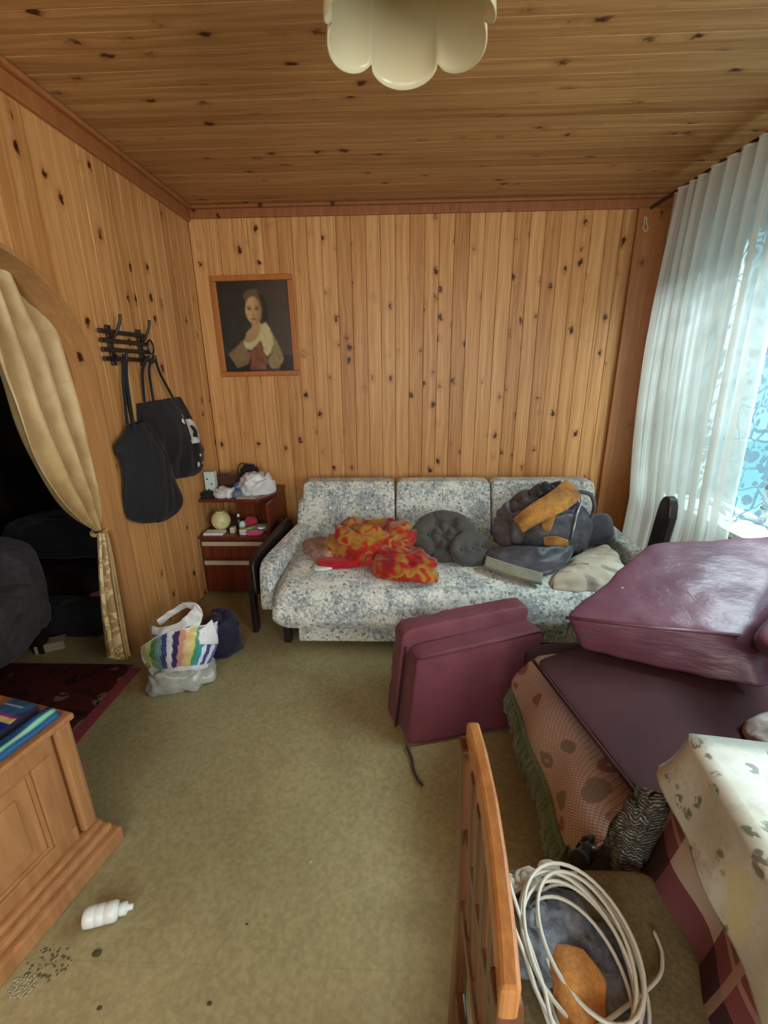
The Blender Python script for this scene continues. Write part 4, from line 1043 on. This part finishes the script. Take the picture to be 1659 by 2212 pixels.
# ------------------------------------------------------------------ coat rack and black bags on the left wall
XW = XL+.02
def L_(x, y, d=0.): return pxx(x, y, XL+.02+d)
cr = empty('coat_rack', 'small dark wooden coat rack with hooks on the left wall', 'rack', (XL+.01, 2.33, 1.62))
a, b_ = L_(214, 718), L_(318, 740); ya, yb_ = a.y, b_.y
zt = (a.z+b_.z)/2+.02
for i in range(4):
    zz = zt-i*.040
    box('rack_slat', XL+.014, XL+.026, ya, yb_, zz-.010, zz+.010, 'metal', cr, .003)
for yy in (ya+.09, yb_-.05):
    h = box('hook_plate', XL+.001, XL+.014, yy-.016, yy+.016, zt-.15, zt+.03, 'metal', cr, .003)
    tube('hook_prong', spline([V(XL+.02, yy, zt-.03), V(XL+.045, yy, zt-.005), V(XL+.065, yy+.01, zt+.045), V(XL+.07, yy+.012, zt+.075)], 4), [.007]*12+[.009], 'metal', h, 8)
    tube('hook_prong', spline([V(XL+.02, yy, zt-.10), V(XL+.05, yy, zt-.135), V(XL+.072, yy, zt-.12), V(XL+.075, yy, zt-.095)], 4), .006, 'metal', h, 8)
tube('ring', [V(XL+.035, yb_+.0+.028*cos(t*pi/8), zt-.055+.036*sin(t*pi/8)) for t in range(16)], .005, 'metal', cr, 6, True)
Y1, Y2 = ya+.09, yb_-.05
def hangbag(name, lab, rows, bulge, seed, straps, emb=None, cat='bag', d0=.006, fr=9):
    pts = [(L_(*l, 0), L_(*r, 0)) for l, r in rows]
    root = empty(name, lab, cat, (XL+.03, (pts[0][0].y+pts[0][1].y)/2, min(p[0].z for p in pts)))
    def row(v):
        t = v*(len(pts)-1); i = min(int(t), len(pts)-2); k = t-i
        l = [spline([p[0] for p in pts], 6), spline([p[1] for p in pts], 6)]
        tt = v*(len(l[0])-1); j = min(int(tt), len(l[0])-2); kk = tt-j
        return l[0][j].lerp(l[0][j+1], kk), l[1][j].lerp(l[1][j+1], kk)
    RW = [row(j/33) for j in range(34)]
    def f(u, v):
        a, b = RW[round(v*33)]; back = u > .5; s = (u*2 if not back else 2-2*u)
        s2 = .5-.5*cos(pi*s); p = a.lerp(b, s2)
        env = sin(pi*min(max(s2, .0), 1))**.5*(sin(pi*min(1, v*.88+.06)))**.45
        dx = 0.
        if not back: dx = bulge*env*(.8+.5*noise.noise(V(s2*3, v*2, seed)))+.030*env*noise.noise(V(s2*fr+v*2, v*2.0, seed))+.014*env*abs(noise.noise(V(s2*fr*2, v*3, seed+5)))
        return V(XL+d0+.004*(not back)+dx, p.y, p.z)
    vs, fs = grid(f, 56, 34, closeu=True, flip=False)
    add('bag_body', vs, fs, 'black', root, smooth=True)
    for st in straps: tube('strap', st, .0075, 'black', root, 6)
    return root, f
tote, tf = hangbag('tote_bag', 'black tote bag with white round print hanging from the right hook', [((300, 872), (393, 857)), ((303, 915), (412, 893)), ((310, 960), (430, 935)), ((322, 1000), (440, 975)), ((338, 1028), (441, 1010)), ((362, 1037), (425, 1027))], .055, 2,
    [spline([V(XL+.07, Y2, zt-.10), L_(322, 800, .03), L_(332, 868, .03)], 5), spline([V(XL+.07, Y2+.01, zt-.10), L_(345, 805, .03), L_(374, 860, .03)], 5), spline([V(XL+.05, Y2-.01, zt-.10), L_(308, 800, .01), L_(312, 868, .01)], 5)])
# print on the tote: a ring emblem and small marks, raised a hair off the cloth
def on(u, v, e=.002):
    p = V(*tf(u/2, round(v*33)/33)); return p+V(e, 0, 0)
def disc(cu, cv, ru, rv, n=16):
    c = on(cu, cv, .004); ring = [on(cu+ru*cos(2*pi*i/n), cv+rv*sin(2*pi*i/n), .004) for i in range(n)]
    return [c]+ring, [(0, i+1, (i+1) % n+1) for i in range(n)]
vs, fs = disc(.70, .36, .12, .13); add('print_emblem', vs, fs, 'white', tote)
vs, fs = disc(.70, .36, .05, .06, 10); vs = [v+V(.003, 0, 0) for v in vs]; add('print_centre', vs, fs, 'black', tote)
for (a, b, s) in ((.56, .24, .02), (.62, .2, .016), (.84, .5, .018), (.58, .46, .015), (.84, .26, .015), (.70, .61, .014), (.77, .62, .012), (.66, .72, .02), (.73, .72, .018), (.80, .72, .018)):
    vs, fs = disc(a, b, s, s*1.4, 6); add('print_mark', vs, fs, 'white', tote)
hangbag('drawstring_bag', 'black soft drawstring bag hanging from the left hook in front of the tote', [((272, 918), (300, 908)), ((258, 940), (318, 925)), ((241, 968), (338, 955)), ((256, 1000), (352, 990)), ((262, 1040), (366, 1035)), ((262, 1085), (386, 1078)), ((272, 1120), (378, 1104)), ((300, 1131), (345, 1126))], .085, 7,
    [spline([V(XL+.07, Y1, zt-.10), L_(266, 820, .02), L_(276, 930, .03)], 5), spline([V(XL+.07, Y1+.01, zt-.10), L_(275, 830, .03), L_(298, 960, .05), L_(325, 1010, .07)], 5), spline([V(XL+.06, Y1, zt-.10), L_(268, 820, .01), L_(286, 915, .02)], 5)], d0=.03, fr=12)

# ------------------------------------------------------------------ carrier bags on the floor
sb = empty('striped_bag', 'white carrier bag with rainbow stripes on the floor by the left wall', 'bag', (-1.12, 1.85, 0))
S8 = [(224, 210, 130), (216, 214, 140), (106, 156, 96), (130, 170, 170), (70, 84, 134), (228, 228, 230), (66, 58, 106), (206, 150, 128), (214, 184, 130), (206, 192, 120), (76, 146, 104), (52, 152, 194), (228, 230, 232), (70, 80, 146), (224, 226, 230), (96, 94, 166)]
rows = [[(298, 1402), (340, 1374), (392, 1358), (440, 1350), (470, 1342)], [(312, 1432), (350, 1415), (400, 1402), (440, 1398), (470, 1394)], [(336, 1458), (365, 1452), (400, 1448), (430, 1446), (452, 1440)]]
Yr = [[1.86, 1.80, 1.80, 1.84, 1.90], [1.84, 1.76, 1.75, 1.80, 1.87], [1.84, 1.77, 1.76, 1.80, 1.86]]
R_ = [spline([py(p[0], p[1], Y) for p, Y in zip(r, yr)], 10) for r, yr in zip(rows, Yr)]
def sfun(u, v):
    col = [r[min(int(u*(len(r)-1)), len(r)-1)] for r in R_]; s = spline(col, 8); t = v*(len(s)-1); i = min(int(t), len(s)-2)
    return s[i].lerp(s[i+1], t-i)+V(0, .010*noise.noise(V(u*8, v*5, 3)), .006*noise.noise(V(u*9, v*4, 8)))
nu, nv = 170, 40
vs, fs = grid(lambda u, v: sfun(min(1, max(0, u+.13*(.5-v))), v), nu, nv)
cols = []
for (u, v) in guv(nu, nv):
    q = u
    cols.append((226, 226, 228) if v > .86 or q < .03 or v < .04 else S8[min(15, max(0, int(q*16)))])
add('striped_panel', vs, fs, 'colg', sb, smooth=False, cols=cols, solid=.003)
rows = [[(334, 1372), (350, 1352), (385, 1345), (420, 1348), (462, 1368)], [(332, 1352), (352, 1325), (390, 1302), (425, 1304), (440, 1330)]]
def pyl(l, Ys): return [py(x, y, Y) for (x, y), Y in zip(l, Ys)]
sheet('bag_rim', [pyl([(329, 1370), (352, 1372), (392, 1362), (430, 1340), (440, 1330)], [1.84, 1.80, 1.80, 1.82, 1.84]), pyl([(328, 1352), (348, 1355), (385, 1345), (412, 1322), (422, 1308)], [1.85, 1.82, 1.82, 1.84, 1.86])], 'bagwhite', sb, 26, 10, amp=.01, freq=14, th=.003)
sheet('bag_rim', [pyl([(340, 1340), (358, 1326), (388, 1306), (410, 1300), (425, 1304)], [1.90, 1.92, 1.93, 1.93, 1.9]), pyl([(345, 1352), (362, 1340), (390, 1320), (405, 1314), (418, 1318)], [1.90, 1.92, 1.93, 1.93, 1.9])], 'bagwhite', sb, 26, 10, amp=.01, freq=14, th=.003)
sheet('bag_handle', [pyl([(392, 1302), (425, 1304), (438, 1325), (432, 1352)], [1.90, 1.88, 1.86, 1.84]), pyl([(402, 1310), (416, 1318), (420, 1335), (410, 1356)], [1.89, 1.86, 1.84, 1.82])], 'bagwhite', sb, 20, 10, amp=.006, freq=14, th=.003)
sheet('bag_side', [pyl([(400, 1372), (430, 1362), (450, 1345), (458, 1338)], [1.80, 1.82, 1.85, 1.86]), pyl([(398, 1386), (430, 1380), (455, 1376), (470, 1372)], [1.79, 1.80, 1.83, 1.86]), pyl([(400, 1392), (432, 1392), (458, 1392), (471, 1390)], [1.785, 1.79, 1.82, 1.86])], 'bagwhite', sb, 20, 12, amp=.006, freq=14, th=.003)
heap('bag_body', (-1.12, 1.915, .09), (.11, .05, .11), 'bagwhite', sb, seed=81, fold=.18, freq=2, n=48)
b = heap('clear_bag', (-1.10, 1.84, 0), (.15, .085, .075), 'bagclear', seed=82, rz=.25, fold=.45, freq=3, n=64); tag(b, 'translucent pale plastic bag squashed under the striped carrier bag', 'bag')
b = heap('orange_wrapper', (-.985, 1.90, .0), (.045, .03, .05), fabric('orange_yellow_print', (206, 130, 60), (220, 200, 110), 60, .1, .4, 0, 18), seed=83, fold=.25, n=30); tag(b, 'orange and yellow wrapper at the right of the clear bag', 'wrapper')
b = heap('navy_bag', (-.98, 2.12, 0), (.10, .085, .15), 'navy', seed=84, rz=.5, fold=.2, freq=2, n=56); tag(b, 'dark navy bag slumped on the floor behind the striped carrier bag', 'bag')

# ------------------------------------------------------------------ ceiling lamp shade
def lamp():
    c = V(.022, 1.20, 0); root = empty('ceiling_light', 'cream opal glass ceiling light with six scalloped petals', 'lamp', (c.x, c.y, ZC))
    nu, nv = 144, 26
    def f(u, v):
        a = 2*pi*u; lob = abs(cos(3*(a-pi/2-.05)))   # lobes at six angles, one to the far side
        l = lob**.42
        prof = [(.030, .335), (.075, .325), (.115, .285), (.142, .22), (.158, .14), (.166, .07), (.170, .0)]
        t = v*(len(prof)-1); i = min(int(t), len(prof)-2); k = t-i
        r = prof[i][0]*(1-k)+prof[i+1][0]*k; z = prof[i][1]*(1-k)+prof[i+1][1]*k
        r *= 1+(.17*l-.10)*min(1, v*1.6)
        z += (1-l)*.036*max(0, v-.4)/.6
        return V(c.x+r*cos(a), c.y+r*sin(a), 2.165+z)
    vs, fs = grid(f, nu, nv, closeu=True, flip=True)
    add('glass_shade', vs, fs, 'shade', root, smooth=True, solid=.004)
    lathe('ceiling_cap', [(.05, 0), (.055, -.003), (.05, -.022), (.02, -.03)], 'white', root, Matrix.Translation((c.x, c.y, ZC)), 24)
    lathe('lamp_holder', [(.022, -.03), (.022, -.10), (.016, -.105)], 'white', root, Matrix.Translation((c.x, c.y, ZC)), 16)
    lathe('bulb', [(.012, -.105), (.018, -.12), (.028, -.145), (.029, -.165), (.020, -.185), (.006, -.195)], 'white', root, Matrix.Translation((c.x, c.y, ZC)), 18)
lamp()

# ------------------------------------------------------------------ sheer curtain and lace at the window
def curt():
    root = empty('voile_curtain', 'long white voile curtain hanging in folds at the window', 'curtain', (1.55, 2.4, .3))
    def f(u, v):
        yt = 2.93-.89*u
        z = 2.405-v*2.10
        # lower down the curtain is gathered toward the corner of the sofa
        yb = 2.80-.80*u
        k = v**1.5; y = yt*(1-k)+yb*k
        y += (.10*(sin(pi*min(1, v*1.0)))*(1-u))
        x = 1.53 + .02*v
        env = .55+.45*min(1, v*1.5)
        ph = u*2*pi*9.5+1.3*noise.noise(V(u*5, v*1.2, 4))*2
        x += env*(.030*sin(ph)+.012*sin(ph*2.3+1)); y += .010*cos(ph)*env
        if v > .82: x -= (v-.82)*.35; 
        return V(x, y, z)
    vs, fs = grid(f, 190, 60, flip=True)
    add('cloth', vs, fs, 'sheer', root, smooth=True)
    tube('heading_tape', [V(*f(i/60, 0))+V(0, 0, .006) for i in range(61)], .007, 'paper', root, 6)
    lc = empty('lace_curtain', 'flower-patterned lace curtain hanging close to the window', 'curtain', (1.66, 1.4, .7))
    def g_(u, v):
        y = 2.86-2.5*u; z = 2.28-v*1.50+.02*sin(u*40)
        return V(1.665+.012*sin(u*2*pi*12+v), y, z)
    vs, fs = grid(g_, 160, 30, flip=True)
    add('cloth', vs, fs, 'lace', lc, smooth=True, uvs=[(u*2.5*1.6, v*1.5*1.6) for u, v in guv(160, 30)])
    r = tube('curtain_rail', [V(1.55, 3.2, 2.425), V(1.55, .0, 2.425)], .011, 'metal', None, 8); tag(r, 'dark curtain rail under the ceiling above the window', 'rail')
    r2 = tube('curtain_rail', [V(1.665, 2.95, 2.295), V(1.665, .2, 2.295)], .007, 'white', None, 8); tag(r2, 'thin white rod carrying the lace curtain at the top of the window', 'rail')
curt()
b = empty('small_screen', 'dark rounded upright board half hidden by the foot of the voile curtain', 'screen', (1.46, 2.30, .3))
vs = []; pts = [(-.05, 0), (.08, 0), (.02, .36), (.005, .42), (-.02, .455), (-.05, .465), (-.08, .455), (-.10, .42), (-.11, .36)]
for d in (0, .05): vs += [V(1.42+d, 2.36+a*.9, .38+z) for a, z in pts]
k = len(pts); add('board', vs, [tuple(range(k)), tuple(range(2*k-1, k-1, -1))]+[(i, i+k, (i+1) % k+k, (i+1) % k) for i in range(k)], 'darkwood', b, bev=.01)
for s in (-1, 1): box('leg', 1.43, 1.46, 2.36+s*.09-.015, 2.36+s*.09+.015, 0, .39, 'darkwood', b)
b = tube('cord_loop', [py(1394+6*cos(t*pi/8)*(1 if sin(t*pi/8) < 0 else .5), 484-16*sin(t*pi/8), YB-.035) for t in range(16)], .003, 'paper', None, 6, True); tag(b, 'small pale cord loop hanging near the ceiling in the right corner', 'cord')

# ------------------------------------------------------------------ gold curtain in the archway
def drape():
    root = empty('archway_curtain', 'gold satin curtain tied back against the right side of the archway', 'curtain', (-1.56, 1.9, .1))
    X = XL-WT-.005
    Lf = [(-60, 640), (-20, 770), (6, 850), (38, 945), (75, 1020), (120, 1085), (165, 1125), (208, 1148)]
    Rt = [(20, 540), (70, 625), (108, 700), (138, 790), (165, 880), (188, 980), (206, 1070), (222, 1146)]
    l = spline([pxx(x, y, X) for x, y in Lf], 8); r = spline([pxx(x, y, X) for x, y in Rt], 8)
    def f(u, v):
        v = v**.9; t = v*(len(l)-1); i = min(int(t), len(l)-2); a = l[i].lerp(l[i+1], t-i); b = r[i].lerp(r[i+1], t-i)
        p = a.lerp(b, u); w = (b-a).length
        p.x += min(.035, w*.16)*sin(u*2*pi*3.2+.8+v*1.5)+.01*noise.noise(V(u*6, v*4, 0))
        return p
    vs, fs = grid(f, 70, 60); add('upper_drape', vs, fs, 'satin', root, smooth=True, solid=.004)
    c = pxx(215, 1147, X); 
    tube('tie_band', [c+V(.032*cos(a*pi/8), .036*sin(a*pi/8), .01*sin(a*pi/8)) for a in range(16)], .011, 'satin', root, 8, True)
    Lb = [(211, 1150), (211, 1200), (212, 1260), (217, 1320), (224, 1370), (232, 1422)]
    Rb = [(226, 1150), (236, 1200), (246, 1260), (256, 1320), (264, 1375), (272, 1420)]
    X = XL-.075
    l2 = spline([pxx(x, y, X) for x, y in Lb], 8); r2 = spline([pxx(x, y, X) for x, y in Rb], 8)
    def g_(u, v):
        t = v*(len(l2)-1); i = min(int(t), len(l2)-2); a = l2[i].lerp(l2[i+1], t-i); b = r2[i].lerp(r2[i+1], t-i)
        p = a.lerp(b, u); p.x += (.012+.02*v)*sin(u*2*pi*2.0+.5); p.z += .012*sin(u*9)*v; return p
    vs, fs = grid(lambda u, v: g_(u*.6, v), 30, 40); add('lower_tail', vs, fs, 'damask', root, smooth=True, solid=.004)
    vs, fs = grid(lambda u, v: g_(.58+u*.42, v)+V(.012, 0, 0), 20, 40); add('lining_tail', vs, fs, 'satin', root, smooth=True, solid=.004)
drape()

# ------------------------------------------------------------------ side room contents
rg = empty('rug', 'dark red patterned rug on the floor of the dark side room', 'rug', (-2.0, 1.35, 0))
box('rug_field', -2.75, -1.42, .75, 1.98, .002, .010, 'rug', rg, .002)
box('rug_border', -1.42, -1.365, .75, 1.95, .002, .011, 'rugedge', rg, .002)
ac = empty('armchair', 'grey blanket-covered armchair in the dark side room', 'armchair', (-2.1, 1.9, 0))
pad('seat', box8(-2.65, -1.95, 1.55, 2.15, .10, .45), 'greyblanket', ac, n=18, p=6, wr=.03, wf=5)
pad('backrest', box8(-2.80, -2.45, 1.55, 2.15, .3, 1.05), 'greyblanket', ac, n=18, p=5, wr=.03, wf=5)
pad('arm', box8(-2.7, -1.98, 2.02, 2.22, .1, .66), 'greyblanket', ac, n=14, p=5, wr=.02)
for (a, b) in ((-2.6, 1.6), (-2.02, 1.6), (-2.6, 2.1), (-2.02, 2.1)): box('leg', a-.03, a+.03, b-.03, b+.03, 0, .14, 'darkwood', ac)
bn = empty('low_bench', 'dark low bench against the far side of the dark room', 'bench', (-2.3, 2.75, 0))
box('seat', -2.95, -1.62, 2.45, 3.2, .30, .36, 'darkwood', bn, .01)
box('back_board', -2.95, -1.62, 3.15, 3.22, .36, .9, 'darkwood', bn, .01)
for (a, b) in ((-2.9, 2.5), (-1.68, 2.5), (-2.9, 3.1), (-1.68, 3.1)): box('leg', a-.03, a+.03, b-.03, b+.03, 0, .30, 'darkwood', bn)
b = heap('dark_coat', (-2.2, 2.8, .36), (.45, .25, .14), 'black', seed=91, fold=.2, n=50); tag(b, 'dark coat lying on the bench in the side room', 'coat')
b = heap('grey_sack', (-2.0, 2.35, 0), (.32, .12, .12), 'black', seed=95, fold=.2, n=44); tag(b, 'black sack on the floor in front of the bench in the side room', 'sack')
b = pad('white_cushion_strip', [[[py(45, 1282, 2.4), py(45, 1268, 2.42)], [py(45, 1282, 2.5), py(45, 1268, 2.5)]], [[py(92, 1272, 2.4), py(92, 1264, 2.42)], [py(92, 1272, 2.5), py(92, 1264, 2.5)]]], 'handle', n=8, p=4); tag(b, 'pale narrow strip of fabric at the bench edge in the side room', 'cloth')
def slipper(px_, py_, rz, lab, mat):
    p = pz(px_, py_, .06); r = empty('slipper', lab, 'slipper', (p.x, p.y, .0), rz)
    M = Matrix.Translation((p.x, p.y, .0)) @ Matrix.Rotation(rz, 4, 'Z')
    vs = []; N_ = 18
    def out(a): return V(.125*cos(a), (.045+.006*cos(a))*sin(a), 0)
    fs = []
    for z in (.0, .022): vs += [M @ (out(2*pi*i/N_)+V(0, 0, z)) for i in range(N_)]
    fs = [tuple(range(N_))[::-1], tuple(range(N_, 2*N_))]+[(i, (i+1) % N_, (i+1) % N_+N_, i+N_) for i in range(N_)]
    add('sole', vs, fs, 'darkgreen', r, bev=.004)
    v, f = grid(lambda u, w: M @ V(.015+.095*u, -.043*cos(pi*w)*(1-.35*u**2), .022+.048*sin(pi*w)*(1-.5*u)), 10, 12)
    add('upper', v, f, mat, r, smooth=True, solid=.006)
slipper(120, 1322, 1.2, 'green slipper nearer the grey armchair in the side room', 'green')
slipper(172, 1310, .7, 'green slipper nearer the archway in the side room', 'green')
b = heap('crimson_cloth', (-1.78, 2.5, .12), (.05, .04, .03), 'pinkcloth', seed=97, n=24); b.location = pz(214, 1295, .14); tag(b, 'small crimson cloth beside the gold curtain in the side room', 'cloth')
p = pz(112, 1400, .0); b = box('pale_carton', -.07, .07, -.04, .04, 0, .05, 'carton', None, .003, Matrix.Translation((p.x, p.y, 0)) @ Matrix.Rotation(.5, 4, 'Z')); tag(b, 'pale carton piece on the floor beyond the rug', 'box')

# ------------------------------------------------------------------ dresser in the left foreground
ds = empty('dresser', 'honey oak dresser with panelled front and stepped plinth in the left foreground', 'dresser', (-.98, 1.04, 0), 0)
DM = Matrix(((-.970, -.242, 0, -.980), (.242, -.970, 0, 1.040), (0, 0, 1, 0), (0, 0, 0, 1)))   # local x = depth toward the wall, y = along the front toward the camera
DL, DD, DH = .95, .335, .54
boxes('carcass', [(.022, DD, .012, DL, .10, DH-.02)], 'oak', ds, .002, DM)
box('dresser_top', -.012, DD+.01, -.012, DL, DH-.02, DH, 'oak', ds, .005, DM)
box('corner_post', -.004, .04, -.004, .045, .115, DH-.02, 'oak', ds, .012, DM)
for nm, b8 in (('frame_rail', (.004, .024, .055, DL, DH-.085, DH-.025)), ('frame_rail', (.004, .024, .055, DL, .115, .165)), ('frame_stile', (.004, .024, .055, .125, .165, DH-.085))):
    box(nm, *b8, 'oak', ds, .004, DM)
for y0, y1 in ((.125, .92),):
    boxes('panel_moulding', [(.010, .020, y0, y1, DH-.097, DH-.085), (.010, .020, y0, y1, .165, .177), (.010, .020, y0, y0+.012, .177, DH-.097), (.010, .020, y1-.012, y1, .177, DH-.097)], 'oak', ds, .003, DM)
    box('door_panel', .014, .024, y0+.012, y1-.012, .177, DH-.097, 'oak', ds, .003, DM)
    box('raised_field', .008, .016, y0+.05, y1-.05, .215, DH-.135, 'oak', ds, .006, DM)
box('plinth', -.050, DD, -.040, DL, .0, .062, 'oak', ds, .008, DM)
box('plinth_step', -.032, DD, -.025, DL, .062, .092, 'oak', ds, .010, DM)
box('plinth_moulding', -.014, DD, -.012, DL, .092, .115, 'oak', ds, .008, DM)
def pack(name, x0, x1, y0, y1, z0, z1, lab, colf, mat='colg', nn=(20, 34)):
    root = empty(name, lab, 'packet', (DM @ V((x0+x1)/2, (y0+y1)/2, z0)))
    box('carton', x0, x1, y0, y1, z0, z1-.001, 'teal' if mat == 'teal' else 'navy', root, .003, DM)
    vs, fs = grid(lambda u, v: DM @ V(x0+(x1-x0)*u, y0+(y1-y0)*v, z1+.0006+.003*noise.noise(V(u*3, v*4, 2))), *nn, flip=False)
    add('printed_face', vs, fs, 'colg', root, cols=[colf(u, v) for u, v in guv(*nn)])
    return root
def bluec(u, v):
    if v < .34: return (52, 82, 120) if not (.40 < v/.34 < .5 and u > .3) else (150, 160, 190)
    if v < .40: return (150, 50, 140)
    if v < .52: return (206, 196, 120) if u < .7 else (220, 150, 170)
    if ((u-.5)/.34)**2+((v-.76)/.16)**2 < 1 and noise.noise(V(u*9, v*22, 3)) > -.16: return (196, 206, 226)
    return (30, 46, 140)
pack('blue_packet', .085, .185, .015, .165, DH+.0, DH+.028, 'blue packet with white and yellow print lying on the dresser', bluec)
tw = empty('teal_packet', 'teal and green plastic-wrapped packet along the front edge of the dresser top', 'packet', DM @ V(.05, .25, DH))
def twf(u, v):
    y = .012+.78*v; x = .008+.066*u; z = DH+.004+(.020+.008*noise.noise(V(v*9, u*2, 4)))*sin(pi*u)**.7
    return DM @ V(x, y, z)
vs, fs = grid(twf, 14, 70)
cols = [(150+60*noise.noise(V(v*14, u*3, 1)), 205, 170) if .22 < u < .36 else ((36, 84, 130) if v < .25 else (40, 130+30*noise.noise(V(v*11, 2, u*3)), 120)) for u, v in guv(14, 70)]
add('wrapper', vs, fs, 'colg', tw, smooth=True, cols=[tuple(max(0, min(255, c)) for c in q) for q in cols], solid=.004)
b = box('lime_packet', .15, .23, .19, .29, DH, DH+.04, 'lime', None, .006, DM); tag(b, 'lime green and yellow packet at the left edge on the dresser', 'packet')

# ------------------------------------------------------------------ small things on the floor
wbt = empty('white_bottle', 'white plastic bottle lying on the floor beside the dresser', 'bottle', (pz(232, 1975)), 0)
p = pz(232, 1972, .026); d = (pz(285, 1962, .02)-pz(195, 1985, .02)).normalized()
q = Vector((0, 0, 1)).rotation_difference(d).to_matrix().to_4x4(); MB = Matrix.Translation((p.x, p.y, .0265)) @ q
lathe('bottle_body', [(.018, -.060), (.025, -.056), (.0262, -.045), (.0262, -.030), (.0248, -.028), (.0262, -.025), (.0262, -.008), (.0248, -.006), (.0248, -.002), (.0262, .0), (.0262, .018), (.024, .026), (.014, .031), (.012, .034)], 'white', wbt, MB, 28)
lathe('cap', [(.015, .033), (.0165, .035), (.0165, .050), (.013, .052), (.008, .055), (.0075, .066), (.005, .068)], 'white', wbt, MB, 20)
random.seed(3)
def crumbs(name, lab, px_, py_, n, sp, sz, mat):
    c = pz(px_, py_); vs, fs = [], []
    for i in range(n):
        a, r = random.uniform(0, 6.3), sp*sqrt(random.random()); s = sz*random.uniform(.5, 1.4)
        o = V(c.x+r*cos(a), c.y+r*sin(a)*.7, 0); b = random.uniform(0, 3); k = len(vs)
        vs += [o+V(s*cos(b+t*2.1), s*sin(b+t*2.1), .001) for t in range(3)]+[o+V(0, 0, s*.8)]
        fs += [(k, k+1, k+3), (k+1, k+2, k+3), (k+2, k, k+3), (k+2, k+1, k)]
    o = add(name, vs, fs, mat); o['kind'] = 'stuff'; tag(o, lab, 'debris'); return o
crumbs('debris', 'pale crumbly debris on the floor at the foot of the dresser plinth', 50, 2130, 160, .035, .004, 'crumb')
crumbs('debris', 'darker debris strewn between the pale crumbs and the white bottle', 105, 2080, 70, .06, .0035, 'dirt')
for i, (x, y, s, mt, lab) in enumerate(((415, 2010, .004, 'crumb', 'tiny pale crumb on the floor right of the white bottle'), (533, 1996, .004, 'dirt', 'small dark speck on the floor farthest right of the bottle'), (453, 2168, .006, 'dirt', 'dark speck on the floor near the bottom of the picture'), (215, 2178, .006, 'dirt', 'dark elongated speck at the bottom left floor'), (670, 1862, .008, 'crumb', 'pale sliver on the open floor left of the chair'), (210, 2060, .012, 'dirt', 'flat dark smear of dirt below the white bottle'), (400, 1412, .006, 'dirt', 'dark bit on the floor by the carrier bags'), (630, 1400, .004, 'crumb', 'pale bit on the floor below the left sofa leg'))):
    b = heap('floor_bit', pz(x, y, 0.0), (s, s*.7, s*.25), mt, seed=100+i, n=12); tag(b, lab, 'debris')
